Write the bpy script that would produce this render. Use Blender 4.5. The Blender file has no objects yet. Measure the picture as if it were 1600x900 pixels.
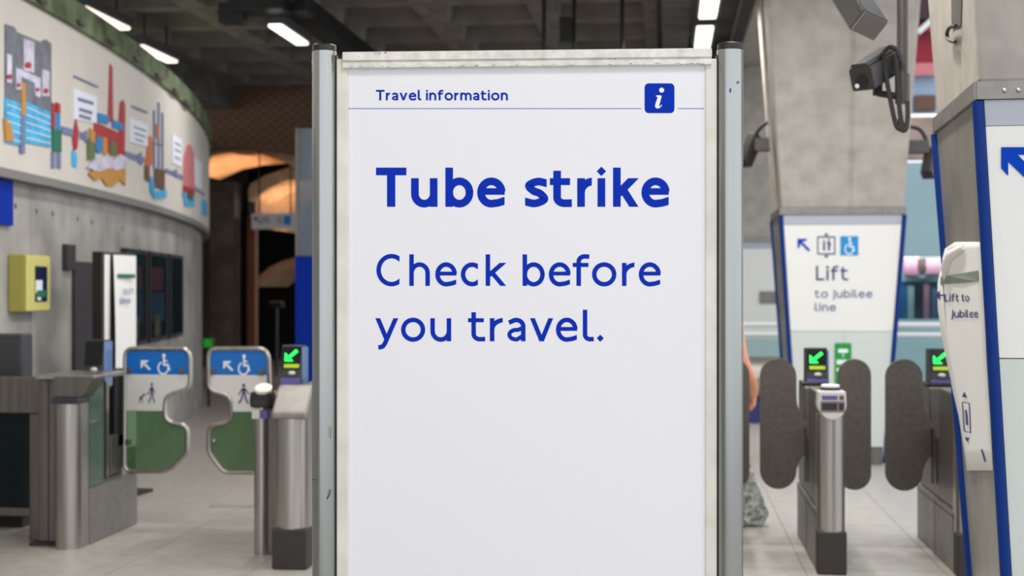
import bpy, math, random
from mathutils import Vector, Matrix
random.seed(7)
C = bpy.context.scene.collection
S = bpy.context.scene
PI = math.pi
# ---------------------------------------------------------------- camera, sky, lights, exposure
EYE = 1.545
FPX = 2222.0
TH = math.radians(6.2)
cam_d = bpy.data.cameras.new('camera'); cam = bpy.data.objects.new('camera', cam_d); C.objects.link(cam)
cam.location = (0, 0, EYE); cam.rotation_euler = (PI/2, 0, TH)
cam_d.sensor_width = 36.0; cam_d.lens = FPX/1600*36.0
cam_d.clip_start = 0.05; cam_d.clip_end = 200
cam_d.dof.use_dof = True; cam_d.dof.focus_distance = 4.05; cam_d.dof.aperture_fstop = 3.5
S.camera = cam
S.view_settings.view_transform = 'Standard'; S.view_settings.look = 'None'
S.view_settings.gamma = 1.0; S.view_settings.use_curve_mapping = False
S.view_settings.exposure = -0.12
w = bpy.data.worlds.new('sky'); S.world = w; w.use_nodes = True
bg = w.node_tree.nodes['Background']
bg.inputs['Color'].default_value = (0.90, 0.94, 1.0, 1); bg.inputs['Strength'].default_value = 1.8

OVER = 55       # watts of each added overhead tube
def area(name, loc, rot, sx, sy, power, col=(1, 1, 1)):
    l = bpy.data.lights.new(name, 'AREA'); l.shape = 'RECTANGLE'; l.size = sx; l.size_y = sy
    l.energy = power; l.color = col
    o = bpy.data.objects.new(name, l); C.objects.link(o); o.location = loc; o.rotation_euler = rot
    return o

# ---------------------------------------------------------------- helpers
def c2h(X, Z):          # camera ground coordinates (right, ahead) to hall x, y
    return (X*math.cos(TH) - Z*math.sin(TH), X*math.sin(TH) + Z*math.cos(TH))
def ray(px, py):
    tx = (px-800)/FPX; tz = (450-py)/FPX
    return Vector((tx*math.cos(TH)-math.sin(TH), tx*math.sin(TH)+math.cos(TH), tz))
def hy(px, py, y):      # where the sight line meets the hall plane at depth y
    d = ray(px, py); t = y/d.y
    return Vector((d.x*t, y, EYE+d.z*t))
def hz(px, py, Z):      # the point at camera distance Z
    d = ray(px, py); return Vector((d.x*Z, d.y*Z, EYE+d.z*Z))
def hplane(px, py, p, n):
    d = ray(px, py); o = Vector((0, 0, EYE)); t = (p-o).dot(n)/d.dot(n); return o+d*t

def lin(c):
    c = c/255.0
    return c/12.92 if c <= 0.04045 else ((c+0.055)/1.055)**2.4
def rgb(r, g, b): return (lin(r), lin(g), lin(b), 1)

def mat(name, col, rough=0.5, metal=0.0, noise=None, bump=0.0, emit=None, estr=1.0, spec=0.5, brush=None, col2=None, coat=0.0):
    m = bpy.data.materials.new(name); m.use_nodes = True
    nt = m.node_tree; b = nt.nodes['Principled BSDF']
    b.inputs['Base Color'].default_value = rgb(*col); b.inputs['Roughness'].default_value = rough
    b.inputs['Metallic'].default_value = metal; b.inputs['Specular IOR Level'].default_value = spec
    if coat: b.inputs['Coat Weight'].default_value = coat
    if emit:
        b.inputs['Emission Color'].default_value = rgb(*emit); b.inputs['Emission Strength'].default_value = estr
    if noise or brush:
        tc = nt.nodes.new('ShaderNodeTexCoord'); mp = nt.nodes.new('ShaderNodeMapping')
        nt.links.new(tc.outputs['Object'], mp.inputs['Vector'])
        n = nt.nodes.new('ShaderNodeTexNoise'); nt.links.new(mp.outputs['Vector'], n.inputs['Vector'])
        sc, amt = noise if noise else brush
        n.inputs['Scale'].default_value = sc; n.inputs['Detail'].default_value = 6
        if brush: mp.inputs['Scale'].default_value = (1, 1, 0.04)
        r = nt.nodes.new('ShaderNodeValToRGB')
        c2 = col2 or tuple(max(0, v*(1-amt)) for v in col)
        c1 = tuple(min(255, v*(1+amt*0.5)) for v in col) if not col2 else col
        r.color_ramp.elements[0].position = 0.3; r.color_ramp.elements[1].position = 0.7
        r.color_ramp.elements[0].color = rgb(*c2); r.color_ramp.elements[1].color = rgb(*c1)
        nt.links.new(n.outputs['Fac'], r.inputs['Fac']); nt.links.new(r.outputs['Color'], b.inputs['Base Color'])
        if bump:
            bp = nt.nodes.new('ShaderNodeBump'); bp.inputs['Strength'].default_value = bump; bp.inputs['Distance'].default_value = 0.01
            nt.links.new(n.outputs['Fac'], bp.inputs['Height']); nt.links.new(bp.outputs['Normal'], b.inputs['Normal'])
    return m
def glass(name, col, mix=0.25, rough=0.05):
    m = bpy.data.materials.new(name); m.use_nodes = True; nt = m.node_tree
    nt.nodes.clear()
    o = nt.nodes.new('ShaderNodeOutputMaterial'); t = nt.nodes.new('ShaderNodeBsdfTransparent'); p = nt.nodes.new('ShaderNodeBsdfPrincipled')
    p.inputs['Base Color'].default_value = rgb(*col); p.inputs['Roughness'].default_value = rough
    t.inputs['Color'].default_value = rgb(*[min(255, 120+v*0.53) for v in col])
    x = nt.nodes.new('ShaderNodeMixShader'); x.inputs['Fac'].default_value = mix
    nt.links.new(t.outputs[0], x.inputs[1]); nt.links.new(p.outputs[0], x.inputs[2]); nt.links.new(x.outputs[0], o.inputs['Surface'])
    return m

M = {}
def dm(k, *a, **kw): M[k] = mat(k, *a, **kw)
dm('poster', (232, 232, 236), 0.45, spec=0.25)
dm('blue_ink', (4, 46, 174), 0.6, spec=0.1)
dm('rule_ink', (118, 124, 192), 0.5)
dm('white_paint', (220, 217, 206), 0.4, noise=(9, 0.06))
dm('rail_paint', (224, 221, 213), 0.4, noise=(30, 0.10))
dm('grime', (120, 112, 102), 0.8, noise=(60, 0.3))
dm('anodised', (164, 166, 163), 0.24, 0.95, brush=(26, 0.05))
dm('black_plastic', (26, 25, 26), 0.4)
dm('ink_blot', (50, 45, 130), 0.5)
dm('concrete', (171, 165, 157), 0.85, noise=(6, 0.09), bump=0.2)
dm('concrete_wall', (158, 156, 152), 0.85, noise=(2.2, 0.18), bump=0.25)
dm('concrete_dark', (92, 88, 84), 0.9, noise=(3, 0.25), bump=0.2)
dm('ceiling_dark', (112, 106, 100), 0.9, noise=(2, 0.25))
dm('brick_dark', (112, 86, 66), 0.9, noise=(8, 0.35), bump=0.4)
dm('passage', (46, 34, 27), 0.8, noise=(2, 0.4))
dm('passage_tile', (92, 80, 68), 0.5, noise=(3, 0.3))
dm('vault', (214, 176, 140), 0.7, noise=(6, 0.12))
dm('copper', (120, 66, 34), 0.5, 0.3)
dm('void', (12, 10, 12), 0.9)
dm('mural', (208, 203, 196), 0.6, noise=(2, 0.03))
dm('moss', (122, 142, 106), 0.9, noise=(3.2, 0.4), col2=(64, 64, 50), bump=0.3)
dm('lip', (126, 124, 122), 0.7)
dm('tile', (172, 167, 161), 0.38, noise=(9, 0.06))
dm('joint', (140, 136, 131), 0.8)
dm('steel', (178, 174, 170), 0.32, 0.9, brush=(30, 0.10))
dm('steel_dark', (118, 113, 108), 0.4, 0.75, brush=(30, 0.12))
dm('steel_panel', (142, 138, 134), 0.45, 0.6, noise=(12, 0.08))
dm('plinth', (48, 44, 42), 0.6)
dm('pad', (88, 80, 74), 0.55, noise=(40, 0.12))
dm('head_plastic', (208, 205, 205), 0.35)
dm('disc', (238, 234, 226), 0.3)
dm('purple', (92, 84, 150), 0.4)
dm('slot', (44, 42, 44), 0.5)
dm('reader', (52, 50, 58), 0.35)
dm('reader_side', (120, 150, 196), 0.3, 0.4)
dm('screen', (8, 14, 10), 0.2)
dm('led_green', (10, 200, 60), 0.4, emit=(30, 255, 90), estr=2.2)
dm('led_yellow', (150, 170, 20), 0.4, emit=(150, 180, 10), estr=0.7)
dm('trim_blue', (0, 48, 124), 0.5, spec=0.2)
dm('sign_white', (232, 232, 228), 0.4)
dm('sign_strip', (176, 180, 190), 0.4)
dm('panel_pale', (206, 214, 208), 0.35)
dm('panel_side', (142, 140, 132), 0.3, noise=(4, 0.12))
dm('text_blue', (34, 52, 120), 0.5)
dm('text_grey', (96, 108, 150), 0.5)
dm('arrow_blue', (0, 66, 182), 0.6, spec=0.1)
dm('sign_cyan', (12, 142, 210), 0.4)
dm('white_print', (236, 240, 240), 0.5)
dm('green_sign', (12, 150, 62), 0.4)
dm('paper', (228, 228, 226), 0.7)
dm('stripe_green', (120, 136, 122), 0.6)
dm('gate_blue', (0, 104, 190), 0.3)
dm('gate_white', (214, 212, 208), 0.4)
dm('picto_navy', (36, 48, 112), 0.5)
dm('yellow_case', (204, 197, 116), 0.45)
dm('yellow_shade', (164, 156, 74), 0.45)  # darker copy of the case yellow, side shade put into the colour
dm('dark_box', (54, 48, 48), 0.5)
dm('dark_grey', (62, 62, 66), 0.5)
dm('blue_panel', (0, 44, 156), 0.5, spec=0.15)
dm('cctv', (50, 47, 45), 0.45)
dm('cctv_front', (120, 112, 112), 0.4)
dm('cable', (46, 44, 44), 0.6)
dm('pole', (92, 88, 84), 0.5, 0.5)
dm('lamp', (250, 250, 240), 0.4, emit=(255, 252, 236), estr=2.6)
dm('lamp_warm', (250, 236, 224), 0.4, emit=(255, 236, 222), estr=1.8)
dm('glare', (250, 250, 240), 0.4, emit=(255, 255, 250), estr=6)
dm('exit_green', (20, 120, 30), 0.5, emit=(20, 140, 20), estr=0.6)
dm('skin', (226, 156, 124), 0.5)
dm('hair', (62, 42, 30), 0.6)
dm('dress', (228, 228, 222), 0.8, noise=(30, 0.3), col2=(70, 92, 96))
dm('top', (188, 96, 88), 0.8)
dm('shoe', (60, 54, 52), 0.5)
dm('m_red', (168, 44, 48), 0.6); dm('m_ochre', (190, 138, 66), 0.6); dm('m_grey', (112, 116, 128), 0.6, noise=(8, 0.2))
dm('m_cyan', (70, 176, 226), 0.6, noise=(9, 0.18)); dm('m_blue', (30, 130, 190), 0.6); dm('m_green', (24, 108, 78), 0.6)
dm('m_brown', (104, 74, 56), 0.6); dm('m_lilac', (206, 204, 226), 0.6, noise=(10, 0.15)); dm('m_slate', (112, 124, 160), 0.6)
dm('m_pink', (200, 120, 126), 0.6); dm('m_paper', (226, 230, 242), 0.6); dm('m_orange', (196, 110, 66), 0.6); dm('m_olive', (96, 112, 70), 0.6)
dm('shop_teal', (148, 178, 184), 0.25, noise=(0.5, 0.06)); dm('shop_stone', (168, 146, 134), 0.8, noise=(2, 0.2))
dm('shop_blue', (158, 180, 208), 0.5); dm('banner', (146, 22, 46), 0.7, noise=(1.2, 0.25)); dm('banner_dark', (58, 34, 40), 0.7)
dm('shop_pink', (226, 150, 170), 0.6); dm('shop_dark', (84, 84, 100), 0.5, noise=(2, 0.3)); dm('shop_pale', (214, 226, 232), 0.4)
dm('rail_white', (222, 226, 226), 0.35); dm('poster_dark', (30, 36, 42), 0.15, noise=(2, 0.4)); dm('poster_red', (196, 60, 78), 0.4, noise=(5, 0.4)); dm('poster_navy', (70, 84, 116), 0.4); dm('poster_tan', (140, 104, 80), 0.5)
M['glass_green'] = glass('glass_green', (122, 156, 120), 0.30)
M['glass_teal'] = glass('glass_teal', (120, 142, 132), 0.45)
M['glass_clear'] = glass('glass_clear', (196, 220, 222), 0.2)
M['glass_grey'] = glass('glass_grey', (150, 164, 178), 0.5)
M['glass_case'] = glass('glass_case', (120, 150, 156), 0.05, .2)
M['glass_dark'] = glass('glass_dark', (24, 40, 44), 0.45)

class MB:
    def __init__(s): s.v = []; s.f = []; s.mi = []
    def add(s, vs, fs, m=0):
        o = len(s.v); s.v += [tuple(v) for v in vs]; s.f += [tuple(i+o for i in f) for f in fs]; s.mi += [m]*len(fs); return s
    def box(s, x0, x1, y0, y1, z0, z1, m=0):
        vs = [(x, y, z) for z in (z0, z1) for y in (y0, y1) for x in (x0, x1)]
        return s.add(vs, [(0, 2, 3, 1), (4, 5, 7, 6), (0, 1, 5, 4), (2, 6, 7, 3), (0, 4, 6, 2), (1, 3, 7, 5)], m)
    def frus(s, b, t, m=0):     # two quads of 4 points
        return s.add(list(b)+list(t), [(3, 2, 1, 0), (4, 5, 6, 7)]+[(i, (i+1) % 4, (i+1) % 4+4, i+4) for i in range(4)], m)
    def prism(s, poly, f0, f1, m=0):   # poly of 2-D points, f0/f1 map (a,b) to 3-D for each end
        n = len(poly)
        a = sum(poly[i][0]*poly[(i+1) % n][1]-poly[(i+1) % n][0]*poly[i][1] for i in range(n))
        if a < 0: poly = poly[::-1]
        vs = [f0(*p) for p in poly]+[f1(*p) for p in poly]
        return s.add(vs, [tuple(range(n)), tuple(range(2*n-1, n-1, -1))]+[((i+1) % n, i, i+n, (i+1) % n+n) for i in range(n)], m)
    def pxz(s, poly, y0, y1, m=0): return s.prism(poly, lambda a, b: (a, y0, b), lambda a, b: (a, y1, b), m)
    def pyz(s, poly, x0, x1, m=0): return s.prism(poly, lambda a, b: (x1, a, b), lambda a, b: (x0, a, b), m)
    def pxy(s, poly, z0, z1, m=0): return s.prism(poly, lambda a, b: (a, b, z1), lambda a, b: (a, b, z0), m)
    def tube(s, pts, r, n=10, m=0, closed=False, cap=True):
        pts = [Vector(p) for p in pts]; k = len(pts); rs = r if isinstance(r, (list, tuple)) else [r]*k
        up = None; base = len(s.v); vs = []
        for i in range(k):
            if closed: d = pts[(i+1) % k]-pts[i-1]
            else: d = pts[min(i+1, k-1)]-pts[max(i-1, 0)]
            d.normalize()
            if up is None:
                up = Vector((0, 0, 1)) if abs(d.z) < 0.9 else Vector((1, 0, 0))
            u = (up - d*up.dot(d)).normalized(); up = u; v = d.cross(u)
            vs += [pts[i]+(u*math.cos(2*PI*j/n)+v*math.sin(2*PI*j/n))*rs[i] for j in range(n)]
        fs = []
        for i in range(k if closed else k-1):
            a = i*n; b = ((i+1) % k)*n
            fs += [(a+j, a+(j+1) % n, b+(j+1) % n, b+j) for j in range(n)]
        if cap and not closed:
            fs += [tuple(range(n-1, -1, -1)), tuple(range((k-1)*n, k*n))]
        return s.add(vs, fs, m)
    def lathe(s, prof, n=24, c=(0, 0), m=0, sx=1, sy=1):
        vs = []; k = len(prof)
        for r, z in prof: vs += [(c[0]+sx*r*math.cos(2*PI*j/n), c[1]+sy*r*math.sin(2*PI*j/n), z) for j in range(n)]
        fs = [(i*n+j, i*n+(j+1) % n, (i+1)*n+(j+1) % n, (i+1)*n+j) for i in range(k-1) for j in range(n)]
        fs += [tuple(range(n-1, -1, -1)), tuple(range((k-1)*n, k*n))]
        return s.add(vs, fs, m)
    def ball(s, c, r, n=12, m=0, sx=1, sy=1, sz=1):
        k = n//2+1
        vs = []
        for i in range(k+1):
            t = PI*i/k
            vs += [(c[0]+sx*r*math.sin(t)*math.cos(2*PI*j/n), c[1]+sy*r*math.sin(t)*math.sin(2*PI*j/n), c[2]-sz*r*math.cos(t)) for j in range(n)]
        return s.add(vs, [(i*n+j, i*n+(j+1) % n, (i+1)*n+(j+1) % n, (i+1)*n+j) for i in range(k) for j in range(n)], m)
    def flat(s, polys, f, m=0):  # 2-D polygons laid on a surface by f, each stroke on its own hair-thin layer of ink
        lay = 0; prev = None
        for p in polys:
            n = len(p); p = list(p)
            if prev is not None and not (n == 4 and math.dist(prev, p[0]) < 1e-6): lay = (lay+1) % 6
            prev = p[3] if n == 4 else None
            a = sum(p[i][0]*p[(i+1) % n][1]-p[(i+1) % n][0]*p[i][1] for i in range(n))
            if a < 0: p = p[::-1]
            q3 = [Vector(f(*q)) for q in p]
            nn = Vector((0, 0, 0))
            for i in range(n): nn += q3[i].cross(q3[(i+1) % n])
            if nn.length > 0: nn.normalize()
            s.add([q+nn*(lay*4e-5) for q in q3], [tuple(range(n))], m)
        return s
    def build(s, name, mats, parent=None, bevel=0, smooth=False, seg=2, split=False):
        if split:       # each separate piece an object of its own
            rt = list(range(len(s.v)))
            def fd(i):
                while rt[i] != i: rt[i] = rt[rt[i]]; i = rt[i]
                return i
            for f in s.f:
                for j in f[1:]: rt[fd(j)] = fd(f[0])
            isl = {}
            for f, m in zip(s.f, s.mi): isl.setdefault(fd(f[0]), []).append((f, m))
            for fs in isl.values():
                b = MB(); ix = {}
                for f, m in fs:
                    for i in f:
                        if i not in ix: ix[i] = len(b.v); b.v.append(s.v[i])
                    b.f.append(tuple(ix[i] for i in f)); b.mi.append(m)
                o = b.build(name, mats, parent, bevel, smooth, seg)
            return o
        me = bpy.data.meshes.new(name); me.from_pydata(s.v, [], s.f); 
        for x in (mats if isinstance(mats, (list, tuple)) else [mats]): me.materials.append(M[x])
        me.polygons.foreach_set('material_index', s.mi)
        if smooth:
            me.polygons.foreach_set('use_smooth', [True]*len(s.f))
        me.update(); o = bpy.data.objects.new(name, me); C.objects.link(o)
        if smooth:
            try: me.set_sharp_from_angle(angle=math.radians(40))
            except Exception: pass
        if bevel:
            b = o.modifiers.new('bevel', 'BEVEL'); b.width = bevel; b.segments = seg; b.limit_method = 'ANGLE'; b.angle_limit = math.radians(40)
        if parent: o.parent = parent
        return o
def thing(name, label, cat, loc=(0, 0, 0), rz=0, group=None):
    o = bpy.data.objects.new(name, None); C.objects.link(o); o.location = loc; o.rotation_euler = (0, 0, rz); o.empty_display_size = 0.1
    o['label'] = label; o['category'] = cat
    if group: o['group'] = group
    return o
def tag(o, label, cat, group=None):
    o['label'] = label; o['category'] = cat
    if group: o['group'] = group
    return o
def struct(o): o['kind'] = 'structure'; return o
def root_struct(name, loc=(0, 0, 0)):
    o = bpy.data.objects.new(name, None); C.objects.link(o); o.location = loc; o['kind'] = 'structure'; return o
def copy_tree(o, parent=None):
    c = o.copy(); C.objects.link(c); c.parent = parent
    for ch in list(o.children): copy_tree(ch, c)
    return c
def rrect(x0, x1, z0, z1, r, n=5):
    p = []
    for cx, cz, a0 in ((x1-r, z1-r, 0), (x0+r, z1-r, 90), (x0+r, z0+r, 180), (x1-r, z0+r, 270)):
        for i in range(n+1):
            a = math.radians(a0+90*i/n); p.append((cx+r*math.cos(a), cz+r*math.sin(a)))
    return p
def disc(cx, cz, rx, rz=None, n=20):
    rz = rz or rx
    return [(cx+rx*math.cos(2*PI*i/n), cz+rz*math.sin(2*PI*i/n)) for i in range(n)]
def rounded(pts, r, n=5):
    out = []; k = len(pts)
    for i in range(k):
        p0, p, p1 = Vector(pts[i-1]), Vector(pts[i]), Vector(pts[(i+1) % k])
        rr = r[i] if isinstance(r, (list, tuple)) else r
        d0, d1 = (p0-p), (p1-p); rr = min(rr, d0.length*0.48, d1.length*0.48)
        a, b = p+d0.normalized()*rr, p+d1.normalized()*rr
        for j in range(n+1):
            t = j/n; q = a*(1-t)**2+p*2*t*(1-t)+b*t*t; out.append((q.x, q.y))
    return out
def clipz(poly, z, keep_above):
    out = []; n = len(poly)
    ins = (lambda p: p[1] >= z) if keep_above else (lambda p: p[1] <= z)
    for i in range(n):
        a, b = poly[i], poly[(i+1) % n]
        if ins(a): out.append(a)
        if ins(a) != ins(b):
            t = (z-a[1])/(b[1]-a[1]); out.append((a[0]+t*(b[0]-a[0]), z))
    return out

# ---------------------------------------------------------------- lettering drawn with strokes
def stroke(pts, w, c0=None, c1=None):
    P = []
    for p in pts:
        if not P or (Vector(p)-P[-1]).length > 1e-5: P.append(Vector(p))
    n = len(P); L = []; R = []
    for i in range(n):
        d0 = (P[i]-P[i-1]).normalized() if i > 0 else None
        d1 = (P[i+1]-P[i]).normalized() if i < n-1 else None
        if d0 is None: d0 = d1
        if d1 is None: d1 = d0
        t = (d0+d1).normalized(); nr = Vector((-t.y, t.x)); k = 1/max(0.35, nr.dot(Vector((-d1.y, d1.x))))
        off = nr*(w/2*k)
        cc = c0 if i == 0 else (c1 if i == n-1 else None)
        if cc:
            e = Vector(cc).normalized(); nn = Vector((-t.y, t.x)); dd = e.dot(nn)
            off = e*(w/2/dd) if abs(dd) > 0.6 else off
        L.append(P[i]+off); R.append(P[i]-off)
    return [[tuple(L[i]), tuple(R[i]), tuple(R[i+1]), tuple(L[i+1])] for i in range(n-1)]
def arc(cx, cy, rx, ry, a0, a1, n=22):
    return [(cx+rx*math.cos(math.radians(a0+(a1-a0)*i/n)), cy+ry*math.sin(math.radians(a0+(a1-a0)*i/n))) for i in range(n+1)]
def spline(pts, n=8):
    P = [Vector(p) for p in pts]; P = [P[0]*2-P[1]]+P+[P[-1]*2-P[-2]]; out = []
    for i in range(1, len(P)-2):
        for j in range(n):
            t = j/n; a, b, c, d = P[i-1], P[i], P[i+1], P[i+2]
            q = 0.5*((2*b)+(c-a)*t+(2*a-5*b+4*c-d)*t*t+(3*b-a-3*c+d)*t**3); out.append(tuple(q))
    out.append(tuple(P[-2])); return out
def diamond(cx, cy, r): return [(cx-r, cy), (cx, cy-r), (cx+r, cy), (cx, cy+r)]
CAP = 1.37
GW = {'T': 1.07, 'C': 1.17, 'L': .78, 'J': .5, 'h': .88, 'e': .95, 'c': .85, 'k': .88, 'b': .96, 'f': .71, 'o': 1.05, 'r': .58, 'y': .98, 'u': .9, 't': .74,
      'a': .80, 'v': 1.0, 'l': .45, 'i': .22, 'n': .88, 'm': 1.42, 's': .80, '.': .30, ' ': .42}
def glyph(ch, W, w):
    c = w/2; H = Vector((1, 0)); V = Vector((0, 1)); o = []
    if ch == 'T': o += stroke([(0, CAP-c), (W, CAP-c)], w); o += stroke([(W/2, 0), (W/2, CAP)], w*1.08)
    elif ch == 'L': o += stroke([(c, CAP), (c, c), (W, c)], w)
    elif ch == 'J': o += stroke([(W-c, CAP)]+[(W-c, .1)]+arc(W-c-.3, .1, .3, .34, 0, -80, 10), w)
    elif ch == 'C': o += stroke(arc(W*.56, CAP/2, W*.56-c, CAP/2-c+.02, 52, 308, 34), w, V, -V)
    elif ch == 'c': o += stroke(arc(W*.58, .5, W*.58-c, .52-c, 52, 308, 28), w, V, -V)
    elif ch == 'o': o += stroke(arc(W/2, .5, W/2-c, .525-c, 0, 366, 42), w)
    elif ch == 'e':
        o += stroke(arc(W/2, .5, W/2-c, .525-c, 4, 282, 32)+[(W*.74, c+.005), (W*.965, c+.075)], w, None, -V)
        o += stroke([(c, .535), (W-w*.12, .535)], w*.86)
    elif ch in 'hn':
        o += stroke([(c, 0), (c, CAP if ch == 'h' else 1)], w)
        o += stroke(arc(W/2, .55, W/2-c, .475-c, 180, 0, 20)+[(W-c, 0)], w)
    elif ch == 'm':
        h = (W+w)/2
        o += stroke([(c, 0), (c, 1)], w)
        for x0, x1 in ((c, h-c), (h-c, W-c)): o += stroke(arc((x0+x1)/2, .55, (x1-x0)/2, .475-c, 180, 0, 18)+[(x1, 0)], w)
    elif ch == 'u':
        o += stroke([(W-c, 1), (W-c, 0)], w)
        o += stroke([(c, 1)]+arc(W/2, .45, W/2-c, .475-c, 180, 360, 20), w)
    elif ch == 'b':
        o += stroke([(c, 0), (c, CAP)], w); o += stroke(arc(W/2, .5, W/2-c, .525-c, 0, 366, 40), w)
    elif ch == 'r':
        o += stroke([(c, 0), (c, 1)], w); o += stroke(arc(W*1.0, .5, W-c, .52-c, 175, 98, 12), w, None, V)
    elif ch == 'a':
        o += stroke([(W-c, 0), (W-c, .66)], w)
        o += stroke([(W*.10, 1-w*1.0)]+arc(W*.5, .64, W*.5-c, .38-c, 125, 0, 16), w)
        o += stroke([(W-c, .58)]+arc(W*.5, .285, W*.5-c, .305-c, 80, 275, 20)+[(W-c, .24)], w*.9)
    elif ch == 's':
        o += stroke(spline([(W*.94, 1-w*.66), (W*.56, 1.015-c), (c+.02, .75), (W*.36, .565), (W*.66, .46), (W-c, .26), (W*.44, c-.015), (W*.02, w*.68)], 8), w, V, -V)
    elif ch == 'k':
        o += stroke([(c, 0), (c, CAP)], w)
        o += stroke([(c, .42), (W-w*.72, 1)], w*.96, H, H) if False else stroke([(w*.7, .46), (W-w*.72, 1)], w, None, -H)
        o += stroke([(w*1.25, .62), (W-w*.66, 0)], w, None, H)
    elif ch == 't':
        x = W*.33 if W > .6 else W*.4
        o += stroke([(0, 1-c*.9), (W*.92, 1-c*.9)], w*.9)
        o += stroke([(x, 1.26), (x, .32)]+arc(x+.26, .32, .26, .33-c, 180, 268, 8)+[(W, c*.95)], w)
    elif ch == 'f':
        x = W*.36
        o += stroke([(0, 1-c*.9), (W*.95, 1-c*.9)], w*.9)
        o += stroke([(x, 0), (x, 1.06)]+arc(x+.27, 1.06, .27, CAP+.01-c-1.06, 180, 92, 8)+[(W, CAP-c)], w)
    elif ch == 'l':
        o += stroke([(c, CAP), (c, .28)]+arc(c+.22, .28, .22, .29-c, 180, 268, 8)+[(W, c)], w)
    elif ch == 'i':
        o += stroke([(W/2, 0), (W/2, 1)], w); o.append(diamond(W/2, 1.24, max(.165, w*.62)))
    elif ch == 'v':
        o += stroke([(w*.55, 1), (W/2, w*.1)], w, H, None); o += stroke([(W-w*.55, 1), (W/2, w*.1)], w, H, None)
        o.append([(W/2-w*.55, 0), (W/2+w*.55, 0), (W/2+w*.2, w*.5), (W/2-w*.2, w*.5)])
    elif ch == 'y':
        o += stroke([(w*.55, 1), (W*.5, .06)], w, H, None)
        o += stroke([(W-w*.55, 1), (W*.47, .02), (W*.405, -.12), (W*.34, -.21), (W*.25, -.255), (W*.13, -.262)], w, H, None)
    elif ch == '.': o.append(diamond(W/2, .13, .155))
    return o
def text(s, x, y, xh, w=.2, width=None, track=.17):
    # polygons of a line; xh is the x-height, width fits the whole line
    adv = []; t = 0
    for i, ch in enumerate(s):
        W = GW[ch]*(1 if ch not in 'i' else 1); W = max(W, w) if ch == 'i' else W
        adv.append((ch, t, W)); t += W+(track if ch != ' ' else 0)
    tot = t-track; k = (width/(tot*xh)) if width else 1
    out = []
    for ch, t0, W in adv:
        if ch == ' ': continue
        for p in glyph(ch, W, w): out.append([(x+(t0+a)*xh*k, y+b*xh) for a, b in p])
    return out
def placed(items, y, xh, w):
    out = []
    for ch, x0, x1 in items:
        for p in glyph(ch, (x1-x0)/xh, w): out.append([(x0+a*xh, y+b*xh) for a, b in p])
    return out
def xf(polys, x, y, s, sx=None): 
    sx = sx or s
    return [[(x+a*sx, y+b*s) for a, b in p] for p in polys]
ARROW_NW = [[(0, 1), (.8, 1), (.62, .8), (.2, .8), (.2, .38), (0, .2)], [(.16, .84), (.3, .72+.12), (1.0, .14), (.86, 0), (.14, .70)]]
ARROW_SW = [[(0, 0), (.66, 0), (.48, .2), (.2, .2), (.2, .5), (0, .68)], [(.1, .24), (.24, .1), (1.0, .74), (.84, .95)]]
WHEELCHAIR = [disc(.5, .92, .10)]+stroke([(.5, .82), (.5, .46), (.74, .46), (.84, .18)], .10)+stroke([(.5, .66), (.7, .66)], .08)+stroke(arc(.46, .30, .30, .30, 110, 370, 26), .08)
WALKER = [disc(.5, .9, .09)]+[[(.40, .78), (.6, .78), (.6, .46), (.42, .46)]]+stroke([(.44, .48), (.38, .24), (.2, .02)], .10)+stroke([(.57, .48), (.62, .26), (.76, .02)], .10)+stroke([(.42, .74), (.28, .56), (.2, .44)], .07)+stroke([(.58, .74), (.72, .58), (.8, .48)], .07)
CASE = [rrect(.86, 1.08, .02, .24, .03)]+stroke([(.86, .3), (.92, .2)], .05)
DOG = stroke([(-.62, .22), (-.38, .30)], .14)+stroke([(-.6, .2), (-.66, .0)], .07)+stroke([(-.4, .26), (-.36, .0)], .07)+[disc(-.3, .38, .08)]+stroke([(.2, .5), (-.3, .36)], .035)
LIFT_ICON = stroke([(.06, .1), (.94, .1), (.94, .9), (.06, .9), (.06, .1)], .06)+[[(.36, .97), (.64, .97), (.5, 1.1)], [(.36, .03), (.64, .03), (.5, -.1)]]+[disc(.38, .70, .05), disc(.64, .76, .055)]+stroke([(.38, .63), (.38, .26)], .10)+stroke([(.64, .68), (.64, .26)], .11)+stroke([(.5, .6), (.64, .64), (.76, .5)], .05)

# ================================================================ LARGE STRUCTURE
# ---- floor with tiles
fl = struct(MB().box(-16, 16, -6, 40, -0.2, -0.006).build('floor', 'joint'))
tile_proto = None
TS = 0.75
for j in range(9):
    for i in range(14):
        x = -5.25+TS*i; y = 7.2+TS*j
        if tile_proto is None:
            tile_proto = MB().box(-TS/2+.002, TS/2-.002, -TS/2+.002, TS/2-.002, -.012, 0).build('floor_tile', 'tile', fl); t = tile_proto
        else: t = tile_proto.copy(); C.objects.link(t)
        t.location = (x+TS/2, y+TS/2, 0)
MB().box(-16, 16, 7.2+9*TS, 40, -.02, -.001).build('far_paving', 'tile', fl)
MB().box(-16, 16, -6, 7.2, -.02, -.001).build('near_paving', 'tile', fl)
MB().box(-16, -5.25, 7.2, 7.2+9*TS, -.02, -.001).box(-5.25+14*TS, 16, 7.2, 7.2+9*TS, -.02, -.001).build('side_paving', 'tile', fl, split=True)
stud = MB()
for i in range(34):
    for j in range(3): stud.lathe([(.016, 0), (.012, .005)], 8, (-3.2+i*.034, 9.72+j*.05))
o = stud.build('tactile_studs', 'steel_panel', fl); o['kind'] = 'stuff'

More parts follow.
